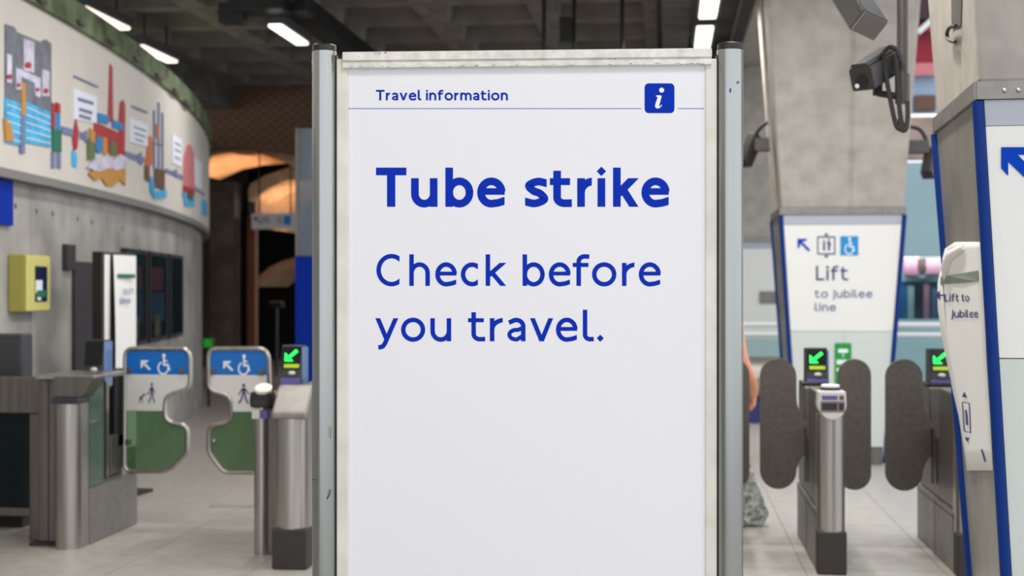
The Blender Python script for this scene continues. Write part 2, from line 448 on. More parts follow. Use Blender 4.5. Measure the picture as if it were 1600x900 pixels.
# ---- curved concrete wall with the mural band
DCX, DCZ, DR = -48.35, 11.0, 45.0
def drum(px, R=DR):     # angle where the sight line at column px meets the drum
    tx = (px-800)/FPX
    a = tx*tx+1; b = -2*(tx*DCX+DCZ); c = DCX**2+DCZ**2-R*R
    disc_ = b*b-4*a*c
    Z = (-b-math.sqrt(max(0, disc_)))/(2*a)
    return math.atan2(Z-DCZ, tx*Z-DCX), Z
def dpt(phi, z, R=DR):
    x, y = c2h(DCX+R*math.cos(phi), DCZ+R*math.sin(phi)); return (x, y, z)
def strip(p0, p1, z0, z1, R0, R1, n=12, mb=None):
    mb = mb or MB(); vs = []
    for i in range(n+1):
        p = p0+(p1-p0)*i/n
        vs += [dpt(p, z0, R0), dpt(p, z0, R1), dpt(p, z1, R1), dpt(p, z1, R0)]
    fs = [(3, 2, 1, 0), (4*n, 4*n+1, 4*n+2, 4*n+3)]
    for i in range(n):
        a = 4*i; b = a+4
        fs += [(a+k, a+(k+1) % 4, b+(k+1) % 4, b+k) for k in range(4)]
    return mb.add(vs, fs)
wall = root_struct('wall_left')
PH0 = math.asin((-3.0-DCZ)/DR); PH1 = math.asin((30-DCZ)/DR)
zb, zt, zr = 2.345, 3.53, 3.73
joints = [PH0]+[drum(p)[0] for p in (-60, 14, 70, 130, 186, 240, 285)]+[PH1]
joints = sorted(joints)
for a, b in zip(joints[:-1], joints[1:]):
    strip(a+.0001, b-.0001, 0, zb-.06, 44.6, 44.9, 8).build('concrete_panel', 'concrete_wall', wall, smooth=True)
strip(PH0, PH1, 0, zb-.06, 44.55, 44.59, 40).build('backing', 'concrete_dark', wall)
strip(PH0, PH1, zb-.06, zb, 44.6, 45.0, 40).build('band_lip', 'lip', wall, smooth=True)
strip(PH0, PH1, zt, zr, 44.6, 45.04, 60).build('band_rim', 'moss', wall, smooth=True)
hole = MB()
for px, py in ((57, 330), (82, 334), (121, 342), (143, 347), (191, 357), (24, 322)):
    ph, Z = drum(px, 44.9); z = EYE+(450-py)/FPX*Z
    for r in (44.902,):
        ctr = Vector(dpt(ph, z, r)); tn = (Vector(dpt(ph+.001, z, r))-Vector(dpt(ph-.001, z, r))).normalized()
        nn = Vector((tn.y, -tn.x, 0))
        hole.add([ctr+tn*(.022*math.cos(2*PI*k/12))+Vector((0, 0, .022*math.sin(2*PI*k/12))) for k in range(12)], [tuple(range(12))])
hole.build('tie_hole', 'concrete_dark', wall)

mural = thing('mural', 'long pale illustrated mural band along the top of the curved concrete wall', 'mural')
strip(PH0, PH1, zb, zt, 44.61, 45.0, 60).build('mural_panel', 'mural', mural, smooth=True)
def dmap(px, py, off=.012):
    ph, Z = drum(px, DR); return dpt(ph, EYE+(450-py)/FPX*Z, DR+off)
def art(name, m, polys, off=.012, label=None):
    mb = MB()
    for p in polys:
        # cut long shapes so they follow the curve
        mb.prism([(q[0], -q[1]) for q in p], lambda a, b: dmap(a, -b, off), lambda a, b: dmap(a, -b, -.004))
    return mb.build(name, m, mural, split=True)
def R4(x0, x1, yl0, yr0, yl1, yr1): return [(x0, yl0), (x1, yr0), (x1, yr1), (x0, yl1)]
art('painted_building', 'm_grey', [[(7, 38), (20, 42), (24, 50), (62, 66), (70, 62), (78, 68), (78, 178), (7, 153)]])
art('painted_windows', 'm_cyan', [R4(6, 31, 153, 162, 222, 228), R4(37, 77, 158, 176, 222, 230)])
rw = []
for i in range(5):
    f_ = .12+i*.19
    rw += [R4(8, 30, 154+f_*68, 163+f_*66, 155.5+f_*68, 164.5+f_*66), R4(38, 76, 159+f_*63, 177+f_*53, 160.5+f_*63, 178.5+f_*53)]
art('window_line', 'm_paper', rw, .016)
rb = MB()
for px, py in ((14, -22), (62, 2), (124, 36), (172, 66), (212, 93), (247, 120), (274, 144), (292, 162)):
    ph, Z = drum(px, 45.04)
    rb.prism(disc(px, -py, 3.6+300/Z/6*.5, 4.5, 7), lambda a, b: dpt(drum(a, 45.04)[0], EYE+(450+b)/FPX*Z, 45.07), lambda a, b: dpt(drum(a, 45.04)[0], EYE+(450+b)/FPX*Z, 45.02))
rb.build('rim_bolt', 'concrete_dark', wall, split=True)
art('painted_tower', 'm_lilac', [R4(34, 50, 60, 66, 110, 114), R4(22, 30, 108, 108, 140, 140), R4(22, 60, 106, 122, 116, 134), R4(52, 60, 122, 124, 150, 152), R4(8, 15, 84, 86, 128, 130), R4(63, 74, 108, 112, 150, 150)], .016)
art('painted_flag', 'm_red', [disc(40, 102, 5), disc(11, 120, 4), disc(68, 142, 4), disc(25, 133, 3), disc(55, 140, 3)], .02)
art('painted_trunk', 'm_ochre', [R4(30, 36, 128, 130, 180, 182), [(4, 185), (14, 196), (18, 222), (6, 220)]], .02)
art('painted_column', 'm_slate', [R4(29, 35, 178, 180, 238, 240)], .02)
art('painted_figure', 'm_green', [R4(80, 94, 200, 203, 236, 238)])
art('painted_jacket', 'm_blue', [R4(81, 91, 175, 178, 203, 204)], .016)
art('painted_arms', 'm_red', [R4(78, 82, 160, 163, 200, 202), R4(86, 91, 160, 163, 178, 178)], .018)
art('painted_legs', 'm_slate', [R4(79, 84, 237, 238, 262, 263), R4(88, 93, 238, 239, 262, 264)])
art('painted_band', 'm_slate', [R4(95, 112, 197, 202, 208, 213), R4(124, 134, 206, 209, 216, 220), R4(194, 224, 236, 246, 245, 255), R4(258, 284, 263, 274, 269, 281), R4(300, 318, 292, 302, 295, 306)])
art('painted_bow', 'm_slate', [[(126, 210), (134, 204), (134, 224)], [(210, 245), (219, 238), (219, 258)], [(268, 268), (275, 264), (275, 278)]], .016)
art('painted_boat', 'm_red', [[(112, 216), (117, 186), (121, 205), (119, 232), (114, 236)]])
art('painted_ripple', 'm_cyan', [R4(111, 118, 236, 238, 258, 262)])
art('caption_sheet', 'm_paper', [R4(114, 149, 138, 151, 186, 193), R4(203, 229, 184, 196, 222, 229), R4(268, 283, 210, 218, 254, 262), R4(303, 314, 246, 254, 290, 296)])
cap = []
for x0, x1, y0, s in ((119, 144, 152, .30), (121, 142, 168, .30), (121, 140, 178, .3), (207, 227, 197, .35), (208, 226, 207, .35), (209, 222, 216, .35), (271, 281, 222, .5), (271, 281, 232, .5), (271, 281, 244, .5), (114, 152, 118, .45), (205, 229, 165, .42)):
    h = 5 if x0 < 200 and y0 > 120 else 2.0
    n = max(3, int((x1-x0)/4)); st = (x1-x0)/n
    for i in range(n):
        xa = x0+st*i; cap.append(R4(xa, xa+st*.8, y0+(xa-x0)*s, y0+(xa+st*.8-x0)*s, y0+(xa-x0)*s+h, y0+(xa+st*.8-x0)*s+h))
art('caption_lines', 'm_slate', cap, .017)
art('painted_chimney', 'm_red', [[(168, 186), (171, 100), (174, 106), (175, 192)], [(185, 190), (187, 160), (191, 156), (194, 165), (193, 240), (186, 238)], R4(146, 193, 190, 212, 232, 244)])
art('painted_roof', 'm_blue', [R4(150, 167, 176, 181, 190, 194), R4(174, 190, 187, 194, 199, 204), disc(152, 226, 5, 14)], .018)
art('painted_arch', 'm_ochre', [R4(158, 164, 214, 216, 240, 242), R4(138, 145, 200, 206, 220, 224), [(136, 272), (146, 262), (162, 262), (193, 256), (193, 290), (184, 280), (176, 290), (164, 290), (156, 278), (146, 282)]], .02)
art('painted_foliage', 'm_olive', [R4(135, 145, 216, 220, 250, 248), R4(170, 178, 220, 223, 242, 244)], .02)
art('painted_cloud', 'm_lilac', [[(133, 262), (142, 250), (158, 246), (174, 250), (184, 241), (194, 246), (193, 262), (178, 266), (168, 262), (150, 268)]], .024)
art('painted_tree', 'm_orange', [[(226, 262), (230, 215), (234, 212), (237, 222), (236, 258)], R4(243, 247, 194, 198, 214, 218)])
art('painted_stem', 'm_brown', [R4(225, 232, 258, 260, 280, 284), R4(240, 256, 262, 266, 292, 298)])
art('painted_mast', 'm_slate', [R4(239, 240.5, 172, 173, 265, 266), R4(246, 247.5, 160, 161, 265, 266), R4(252, 253.5, 176, 177, 266, 267), R4(240, 253, 222, 226, 224, 228)], .014)
art('painted_water', 'm_cyan', [[(232, 275), (238, 280), (240, 300), (258, 296), (258, 308), (240, 310), (233, 298)], [(284, 300), (302, 304), (302, 322), (288, 322)], R4(314, 322, 310, 316, 334, 338)], .016)
art('painted_dome', 'm_pink', [[(285, 290), (286, 245), (292, 226), (297, 226), (302, 240), (303, 296)]])
art('painted_gate', 'm_red', [R4(285, 302, 290, 296, 300, 306)], .018)
art('painted_door', 'm_brown', [R4(290, 299, 296, 300, 310, 314)], .02)

# ---- ceiling with coffers
ceil = struct(MB().box(-12.5, 0.9, -4.0, 24.0, 5.05, 5.3).build('ceiling', 'ceiling_dark'))
CW, CH = 1.25, 1.17
def coffer():
    mb = MB(); a, b = CW/2, CH/2; i1 = (a-.14, b-.11); i2 = (a-.26, b-.22)
    q = lambda X, Y, z: [(-X, -Y, z), (X, -Y, z), (X, Y, z), (-X, Y, z)]
    vs = q(a, b, .45)+q(a, b, 0)+q(i1[0], i1[1], 0)+q(i2[0], i2[1], .4)
    fs = []
    for k in range(3):
        for j in range(4): fs.append((4*k+j, 4*k+(j+1) % 4, 4*k+4+(j+1) % 4, 4*k+4+j))
    fs.append((12, 13, 14, 15)); fs = [f[::-1] for f in fs]
    return mb.add(vs, fs)
cp = None
for i in range(8):
    for j in range(13):
        if cp is None: cp = coffer().build('coffer', 'ceiling_dark', ceil); t = cp
        else: t = cp.copy(); C.objects.link(t)
        t.location = (-3.86-CW*5+CW/2+CW*i, 15.12-CH*8+CH/2+CH*j, 4.6)
struct(MB().box(-.05, .25, 6, 24, 4.42, 4.62).build('trim_1', 'concrete_dark'))
struct(MB().box(-3.98, -3.72, 6, 21, 4.40, 4.62).build('trim_2', 'void'))
struct(MB().box(0.95, 1.95, -4, 24, 4.62, 5.3).build('trim_3', 'concrete', bevel=.02))
struct(MB().box(-12.5, -6.5, 12, 21, 4.25, 4.60).build('trim_4', 'concrete_dark'))
# ---- back walls: header over the dark passage, right back wall
HB = 21.0
hdr = root_struct('wall_back')
p0 = hy(330, 0, HB); p1 = hy(560, 0, HB)
# brick header with arched lower edge
hx0, hx1 = -9.0, -2.9
poly = [(hx0, 4.62), (hx1, 4.62), (hx1, 3.30)]
for i in range(13):
    px = 520-i*(520-300)/12; yy = 262-44*math.sin(PI*min(1, i/12))**1 if False else 258-26*(1-((px-370)/150)**2)
    q = hy(px, yy, HB); poly.append((q.x, q.z))
poly.append((hx0, 3.3))
MB().pxz(poly, HB, HB+.3).build('brick_header', 'brick_dark', hdr)
br = None
for r in range(17):      # the courses that show over the passage
    z = 3.62+r*.06
    for k in range(22):
        x = -6.9+k*.17+(.085 if r % 2 else 0)
        q = 0
        # keep above the arch
        px = 800+FPX*((x*math.cos(TH)+HB*math.sin(TH))/(-x*math.sin(TH)+HB*math.cos(TH)))
        za = hy(px, 258-26*(1-((px-370)/150)**2), HB).z
        if z < za+.03 or px < 320 or px > 500 or r*22+k > 299+60: continue
        if br is None: br = MB().box(-.079, .079, -.012, .02, -.025, .025).build('brick', 'brick_dark', hdr); t = br
        else: t = br.copy(); C.objects.link(t)
        t.location = (x, HB-.001-random.random()*.006, z+.025)
MB().box(-2.9, 3.2, 24.0, 24.3, 0, 6.5).build('concrete_face', 'concrete_wall', hdr)
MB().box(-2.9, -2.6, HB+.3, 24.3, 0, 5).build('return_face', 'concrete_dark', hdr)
# passage beyond
pas = root_struct('wall_passage')
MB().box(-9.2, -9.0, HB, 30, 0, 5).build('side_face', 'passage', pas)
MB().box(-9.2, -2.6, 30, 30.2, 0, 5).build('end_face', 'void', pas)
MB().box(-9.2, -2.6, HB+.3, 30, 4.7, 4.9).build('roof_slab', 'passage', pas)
def vault_arch(name, pts, y0, y1, thick, m):
    # soffit strip through pixel points on plane y0, run back to y1
    mb = MB(); P = [hy(px, py, y0) for px, py in pts]; n = len(P); vs = []
    for p in P: vs += [(p.x, y0, p.z), (p.x, y1, p.z), (p.x, y1, p.z+thick), (p.x, y0, p.z+thick)]
    fs = [(0, 1, 2, 3), (4*n-1, 4*n-2, 4*n-3, 4*n-4)]
    for i in range(n-1):
        a = 4*i; fs += [(a+(k+1) % 4, a+k, a+4+k, a+4+(k+1) % 4) for k in range(4)]
    return mb.add(vs, fs).build(name, m, pas, smooth=True)
vault_arch('vault_soffit', [(250, 258), (290, 240), (330, 232), (370, 229), (405, 234), (435, 245), (458, 262)], 21.6, 24.6, .2, 'vault')
vault_arch('vault_soffit', [(380, 352), (386, 318), (392, 306), (415, 293), (450, 281), (490, 276), (540, 280)], 22.6, 26.2, .2, 'vault')
vault_arch('vault_soffit', [(404, 448), (420, 434), (440, 424), (462, 418), (500, 418)], 27.2, 29.4, .2, 'vault')
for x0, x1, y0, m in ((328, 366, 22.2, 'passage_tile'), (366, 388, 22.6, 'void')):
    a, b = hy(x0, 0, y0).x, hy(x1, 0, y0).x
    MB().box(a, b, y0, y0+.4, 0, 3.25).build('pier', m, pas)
a, b = hy(386, 0, 22.4).x, hy(398, 0, 22.4).x
MB().box(a, b, 22.4, 22.6, 0, 2.7).build('copper_post', 'copper', pas)
for px, py, y, lbl in ((350, 300, 22.9, 'lower left'), (440, 345, 23.8, 'upper')):
    pass

# ================================================================ OBJECTS
# ---- the information board in front
BS = FPX/4.05
bx0, by0 = c2h((825-800)/BS, 4.05)
board = thing('information_board', 'tall white poster board in an aluminium frame standing in front of the gates', 'board', (bx0, by0, 0), TH)
bx = lambda px: (px-825)/BS
bz = lambda py: EYE+(450-py)/BS
def oval_post(px0, px1, ytop, name='post'):
    x0, x1 = bx(px0), bx(px1); cx, r = (x0+x1)/2, (x1-x0)/2
    prof = [(cx+r*math.copysign(abs(math.cos(a))**.95, math.cos(a)), .012+.036*math.copysign(abs(math.sin(a))**.95, math.sin(a))) for a in [2*PI*i/40 for i in range(40)]]
    return MB().pxy(prof, 0.02, bz(ytop)).build(name, 'anodised', board, smooth=True), cx, r
lp, lcx, lr = oval_post(487, 525, 80)
rp, rcx, rr = oval_post(1121, 1162, 78)
for post, cx, r, yt in ((lp, lcx, lr, 80), (rp, rcx, rr, 78)):
    prof = [(cx+r*.97*math.copysign(abs(math.cos(a))**.9, math.cos(a)), .012+.036*math.copysign(abs(math.sin(a))**.9, math.sin(a))) for a in [2*PI*i/36 for i in range(36)]]
    MB().pxy(prof, bz(yt)-.002, bz(yt)+.020).build('post_cap', 'black_plastic', board, bevel=.004, smooth=True)
    MB().box(cx-.05, cx+.05, -.28, .32, 0, .03).build('foot', 'anodised', board, bevel=.008)
MB().flat([disc(bx(1139), bz(143), .0028, .0075, 14), disc(bx(1151.5), bz(130.5), .0022, .0045, 12)], lambda a, b: (a, -.0248, b)).build('ink_spot', 'ink_blot', rp)
def scratch(mb, pts, w_=.0012):
    mb.flat(stroke([(bx(p[0]), bz(p[1])) for p in pts], w_), lambda a, b: (a, -.0252, b))
sm = MB(); scratch(sm, [(513, 778), (517, 770), (518, 763)], .003); scratch(sm, [(489, 747), (495, 748)], .002); scratch(sm, [(518, 665), (518.5, 684)], .0016)
sm.build('scuff', 'plinth', lp, split=True)
# inner frame
ifr = MB()
ifr.box(bx(526), bx(544), -.004, .03, bz(1010), bz(92)); ifr.box(bx(1102), bx(1120), -.004, .03, bz(1010), bz(92))
ifr.box(bx(526), bx(1120), -.004, .03, bz(1010), bz(985))
ifr.build('frame_strip', 'white_paint', board, bevel=.004, split=True)
MB().box(bx(524.5), bx(526), .002, .028, bz(1010), bz(86)).box(bx(1120), bx(1121.5), .002, .028, bz(1010), bz(86)).build('rubber_seal', 'black_plastic', board, split=True)
# top rail: slightly out of true, right end a touch higher
tl, tr = (bx(536), bz(83)), (bx(1111), bz(77))
def rail_piece(d0, d1, y0, y1):
    mb = MB(); v = lambda x, z, y: (x, y, z)
    b = [v(tl[0], tl[1]-d1/BS, y0), v(tr[0], tr[1]-d1/BS, y0), v(tr[0], tr[1]-d1/BS, y1), v(tl[0], tl[1]-d1/BS, y1)]
    t = [v(tl[0], tl[1]-d0/BS, y0), v(tr[0], tr[1]-d0/BS, y0), v(tr[0], tr[1]-d0/BS, y1), v(tl[0], tl[1]-d0/BS, y1)]
    return mb.frus(b, t)
rail = rail_piece(0, 14, -.022, .03).build('top_rail', 'rail_paint', board, bevel=.003)
rail_piece(14, 21, -.014, .03).build('rail_groove', 'rail_paint', rail, bevel=.001)
rail_piece(21, 25, -.020, .02).build('rail_lip', 'rail_paint', rail, bevel=.002)
sc = MB()
for px, py, r in ((603.5, 84.5, .0024), (594, 85.5, .0016), (588, 85.5, .0012), (619, 83, .001), (961, 94, .0014), (563, 90, .0011)): sc.flat([disc(bx(px), bz(py), r*1.5, r, 9)], lambda a, b: (a, -.0226, b))
random.seed(5)
for k in range(46):
    px = random.uniform(545, 1100); py = 83-6*(px-536)/575+random.uniform(22, 24.5)
    wdt = random.uniform(.003, .012); sc.flat([rrect(bx(px), bx(px)+wdt, bz(py)-.0012, bz(py), .0005, 2)], lambda a, b: (a, -.0206, b))
sc.build('chipped_paint', 'grime', rail)
MB().box(bx(540), bx(1106), .008, .024, bz(1000), bz(95)).build('back_panel', 'white_paint', board)
post_ = MB().box(bx(543.5), bx(1102.5), .003, .0076, bz(996), bz(96)).build('poster', 'poster', board)
PF = lambda a, b: (bx(a), .0024, EYE+(450+b)/BS)      # a = column, b = minus row
def pl(polys, name, m, parent=post_, off=.0024):
    return MB().flat(polys, lambda a, b: (bx(a), off, EYE+(450+b)/BS)).build(name, m, parent)
k = 1/2.857
ttl = [(c, 560+a*k, 560+b*k) for c, a, b in (('T', 78, 214), ('u', 235, 353), ('b', 388, 513), ('e', 530, 657), ('s', 742, 847), ('t', 855, 953), ('r', 977, 1050), ('i', 1068, 1102), ('k', 1137, 1253), ('e', 1264, 1390))]
for wd_ in (ttl[:4], ttl[4:]): pl(placed(wd_, -323, 44.7, .268), 'headline_word', 'blue_ink')
l1 = [(c, 560+a*k, 560+b*k) for c, a, b in (('C', 80, 201), ('h', 227, 319), ('e', 343, 440), ('c', 457, 545), ('k', 568, 660), ('b', 733, 832), ('e', 850, 948), ('f', 957, 1031), ('o', 1043, 1152), ('r', 1177, 1240), ('e', 1252, 1351))]
l2 = [(c, 560+a*k, 560+b*k) for c, a, b in (('y', 75, 178), ('o', 190, 298), ('u', 321, 414), ('t', 489, 566), ('r', 587, 652), ('a', 664, 746), ('v', 766, 870), ('e', 882, 979), ('l', 1002, 1051), ('.', 1064, 1096))]
for wd_, yb_ in ((l1[:5], -446.7), (l1[5:], -446.7), (l2[:3], -533.2), (l2[3:], -533.2)): pl(placed(wd_, yb_, 36.0, .195), 'message_word', 'blue_ink')
pl(text('Travel information', 587.3, -156.6, 11.9, .245, 206.3, .16), 'heading_lettering', 'blue_ink')
pl([rrect(543.6, 1002.5, -170.2, -168.8, .2, 2), rrect(1059, 1100, -170.2, -168.8, .2, 2)], 'rule_line', 'rule_ink')
ic = pl([rrect(1007.3, 1054, -176.6, -130, 6.5, 6)], 'information_symbol', 'blue_ink')
ib = [(505, 440), (560, 436), (597, 438), (607, 452), (562, 622), (572, 634), (603, 600), (613, 610), (585, 650), (550, 668), (512, 663), (488, 632), (494, 596), (535, 476), (528, 460), (510, 456)]
pl([[(980+a/11.25, -(110+b/11.25)) for a, b in ib], disc(980+607/11.25, -(110+345/11.25), 3.9)], 'symbol_letter', 'white_print', ic, .0019)

# ---- pillars
def half(z): return .3785+.068*z
ZC = 2.236
def pillar(name, label, ax, ay, dv, rz=0):
    r = thing(name, label, 'pillar', (ax, ay, 0), rz)
    q = lambda h, z: [(-h, -h, z), (h, -h, z), (h, h, z), (-h, h, z)]
    sh = MB().frus(q(half(ZC)-.01, ZC), q(half(4.62)-.01, 4.62)).build('concrete_shaft', 'concrete', r, bevel=.015)
    MB().frus(q(half(0)-.05, 0), q(half(ZC)-.05, ZC)).build('concrete_core', 'concrete', r)
    hc = half(ZC)
    st = MB()
    for a0, a1, b0, b1 in ((-hc, hc, -hc-.008, -hc+.03), (-hc, hc, hc-.03, hc+.008), (-hc-.008, -hc+.03, -hc, hc), (hc-.03, hc+.008, -hc, hc)):
        st.box(a0, a1, b0, b1, ZC-.055, ZC+.005)
    st.build('steel_band', 'steel_panel', r, split=True)
    bo = MB()
    for i in range(4): 
        for s in (-1, 1): bo.ball((s*(hc-.09-.045*i), -hc-.008, ZC-.028), .009, 8)
    bo.build('bolt', 'steel', r, split=True)
    def face(z0, z1, m, nm, side='f', x0=-1, x1=1, th=.012, inset=.0, lab=None):
        # panel lying on a tapered face between heights, x0..x1 as share of the half width
        mb = MB(); pts = []
        for dd in (0, th):
            for z in (z0, z1):
                for xx in (x0, x1):
                    h = half(z)-.002-inset
                    a = xx*(h-.02); d = -h+.0+(-0+dd)
                    pts.append((a, d, z) if side == 'f' else ((d, -a, z) if side == 'l' else ((-d, a, z) if side == 'r' else (-a, -d, z))))
        mb.add(pts, [(0, 1, 3, 2), (4, 6, 7, 5), (0, 4, 5, 1), (2, 3, 7, 6), (0, 2, 6, 4), (1, 5, 7, 3)])
        return mb.build(nm, m, r)
    zs = ZC-.145
    fp = face(dv, zs, 'sign_white', 'sign_panel'); face(zs+.002, ZC-.057, 'sign_strip', 'top_strip')
    for x0, x1 in ((-1, .06), (.065, 1)): face(.16, dv-.004, 'panel_pale', 'lower_panel', 'f', x0, x1)
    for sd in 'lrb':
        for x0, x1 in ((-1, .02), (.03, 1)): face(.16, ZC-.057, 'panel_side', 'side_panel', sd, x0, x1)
    bs = half(.08)-.02
    MB().frus(q(bs, 0), q(bs, .158)).build('skirting', 'steel_dark', r)
    for sx in (-1, 1):
        for sy in (-1, 1):
            p0 = (sx*(half(.02)), sy*half(.02), .02); p1 = (sx*half(ZC-.06), sy*half(ZC-.06), ZC-.06)
            MB().tube([p0, p1], .019, 10).build('corner_trim', 'trim_blue', r, smooth=True)
    return r, fp, face, sh
AX = 1.513
BR = math.radians(-2.95)
BXY = Vector((1.04, 4.94))-Matrix.Rotation(BR, 2) @ Vector((-half(ZC), -half(ZC)))
pA, fA, faceA, shA = pillar('concrete_pillar', 'tapered concrete pillar clad with the white lift sign behind the right gates', AX, 13.06, 1.17)
pB, fB, faceB, shB = pillar('concrete_pillar', 'near concrete pillar at the right edge with peeling paper notice on its side', BXY.x, BXY.y, 1.307, BR)
pCc, fC, faceC, shC = pillar('concrete_pillar', 'far concrete pillar with pale cladding, partly hidden by the right board post', 1.45, 20.6, 0.9)
def on_face(ax, ay, rz, side):   # map photo column/row to a tapered face of a pillar (local)
    W = Matrix.Translation((ax, ay, 0)) @ Matrix.Rotation(rz, 4, 'Z'); Wi = W.inverted()
    nl = Vector((0, -1, -.068)) if side == 'f' else Vector((-1, 0, -.068)); nl.normalize()
    pl_ = Vector((0, -half(0)+.002, 0)) if side == 'f' else Vector((-half(0)+.002, 0, 0))
    n = W.to_3x3() @ nl; p = W @ pl_
    def f(a, b, off=.004):
        return tuple(Wi @ (hplane(a, -b, p, n)+n*off))
    return f
F = on_face(AX, 13.06, 0, 'f')
def sgn(polys, name, m, parent, F_=F, off=.004): return MB().flat(polys, lambda a, b: F_(a, b, off)).build(name, m, parent)
sgn(xf(ARROW_NW, 1246, -393, 20), 'arrow_symbol', 'arrow_blue', fA)
sgn(xf(LIFT_ICON, 1276, -400, 33, 30), 'lift_symbol', 'text_blue', fA)
o = sgn([rrect(1313, 1341, -399, -369, 1, 2)], 'step_free_symbol', 'sign_cyan', fA)
sgn(xf(WHEELCHAIR, 1317, -397, 26, 21), 'wheelchair_mark', 'white_print', o, F, .006)
o.parent = fA
sgn(text('Lift', 1275, -438, 16.5, .19, 50, .2), 'lift_lettering', 'text_blue', fA)
sgn(text('to Jubilee', 1273, -465, 9.2, .2, 90, .22)+text('line', 1273, -486, 9.2, .2, 33, .22), 'line_lettering', 'text_grey', fA)
g = sgn([rrect(1304, 1330, -640, -536, 1.5, 3)], 'green_notice', 'green_sign', pA, F, .008)
sgn([rrect(1309, 1325, -551, -545, 2, 2), rrect(1316.5, 1318, -558, -551, .2, 1), rrect(1307, 1322, -569, -562, 1, 2), rrect(1307, 1322, -580, -575, 1, 2)], 'notice_lettering', 'white_print', g, F, .010)
# a conduit up the left side and seams on pillar A
MB().tube([(-half(ZC)-.02, -.3, ZC+.02), (-half(4.6)-.02, -.3, 4.6)], .02, 8).build('conduit', 'concrete', pA, smooth=True)
for xx in (.12, .16):
    n0 = half(ZC); n1 = half(4.6)
    MB().frus([(xx*n0-.006, -n0+.004, ZC+.01), (xx*n0+.006, -n0+.004, ZC+.01), (xx*n0+.006, -n0+.02, ZC+.01), (xx*n0-.006, -n0+.02, ZC+.01)],
              [(xx*n1-.006, -n1+.004, 4.6), (xx*n1+.006, -n1+.004, 4.6), (xx*n1+.006, -n1+.02, 4.6), (xx*n1-.006, -n1+.02, 4.6)]).build('board_mark', 'concrete', shA)
# grey plate on pillar C
Fc = on_face(1.45, 20.6, 0, 'f')
MB().prism([(1187, -474), (1217, -474), (1217, -455), (1187, -455)], lambda a, b: Fc(a, b, .02), lambda a, b: Fc(a, b, -.005)).build('vent_plate', 'steel_panel', pCc)
# near pillar: arrow on front, paper on the left side
Fb = on_face(BXY.x, BXY.y, BR, 'f')
sgn([[(1564, -230), (1630, -230), (1616, -242), (1582, -242), (1575, -248), (1575, -275), (1564, -263)], [(1575, -242), (1590, -242), (1660, -312), (1645, -320), (1574, -252)]], 'arrow_symbol', 'arrow_blue', fB, Fb)
Fl = on_face(BXY.x, BXY.y, BR, 'l')
paper = MB()
rows = [(378, 1496, 1533), (388, 1482, 1534), (402, 1479, 1535), (425, 1476, 1537), (443, 1474, 1538), (480, 1476, 1540), (520, 1481, 1542), (560, 1488, 1544), (600, 1494, 1546), (650, 1502, 1549), (700, 1510, 1552), (735, 1515, 1554)]
def paper_lift(px, py):
    for (ya, a0, b0), (yb, a1, b1) in zip(rows[:-1], rows[1:]):
        if py <= yb or yb == rows[-1][0]:
            u = (py-ya)/(yb-ya); xa, xb = a0+(a1-a0)*u, b0+(b1-b0)*u; break
    t = (px-xa)/(xb-xa)
    return .004+.018*max(0, 1-t*1.6)**2*(math.sin(PI*min(1, max(0, (py-378)/260)))+.25)
vs = []; N = 8
for ri, (py, xa, xb) in enumerate(rows):
    for i in range(N+1):
        px = xa+(xb-xa)*i/N; vs.append(Fl(px, -py, paper_lift(px, py)+.0008*math.sin(ri*1.7+i*1.1)))
fs = [(r_*(N+1)+i, r_*(N+1)+i+1, (r_+1)*(N+1)+i+1, (r_+1)*(N+1)+i) for r_ in range(len(rows)-1) for i in range(N)]
paper.add(vs, fs); po = paper.build('paper_notice', 'paper', pB, smooth=True)
so = po.modifiers.new('thick', 'SOLIDIFY'); so.thickness = .002
def sheet(polys, name, m):
    return MB().flat(polys, lambda a, b: Fl(a, b, paper_lift(a, -b)+.0045)).build(name, m, po)
sheet([[(1478+i*6.8, -(444-i*.6)) for i in range(9)]+[(1478+i*6.8, -(432-i*1.2)) for i in range(8, -1, -1)]], 'green_stripe', 'stripe_green')
sheet(text('Lift to', 1484, -471, 9.2, .2, 34, .2), 'notice_lettering', 'text_blue')
sheet(text('Jubilee', 1492, -496, 9.0, .2, 40, .2), 'notice_lettering', 'text_blue')
sheet(stroke([(1474, -460), (1483, -461)], 2.2)+[[(1473, -460), (1478, -453), (1478, -467)]], 'arrow_symbol', 'text_blue')
sheet(stroke([(1508, -628), (1518, -630), (1520, -676), (1511, -673), (1508, -628)], 1.2)+[[(1508, -620), (1515, -621), (1511, -612)], [(1512, -683), (1519, -684), (1516, -691)]]+stroke([(1513, -640), (1515, -664)], 2.5)+stroke([(1537, -702), (1543, -722)], 2), 'lift_symbol', 'text_blue')
# crumpled roll of paper at the notice's top
q0 = Vector(Fl(1491, -398, .012)); q1 = Vector(Fl(1482, -436, .012)); q2 = Vector(Fl(1510, -386, .010))
MB().tube([q2, q0, (q0+q1)/2+Vector((-.01, 0, 0)), q1], [.010, .020, .020, .008], 10).build('paper_fold', 'paper', po, smooth=True)
# recess slot with loop on near pillar's shaft
sl = ((1484, -30), (1501, -30), (1499, 40), (1485, 44))
mb = MB(); mb.add([Fl(a, -b, -.004) for a, b in sl]+[Fl(a, -b, -.03) for a, b in sl], [(3, 2, 1, 0), (4, 5, 6, 7)]+[(i, (i+1) % 4, (i+1) % 4+4, i+4) for i in range(4)])
mb.build('cable_slot', 'concrete_dark', pB)
MB().tube(spline([Fl(a, -b, .01) for a, b in ((1498, 40), (1488, 43), (1484, 53), (1487, 62), (1497, 65))], 4), .007, 8).build('cable_loop', 'cable', pB, smooth=True)

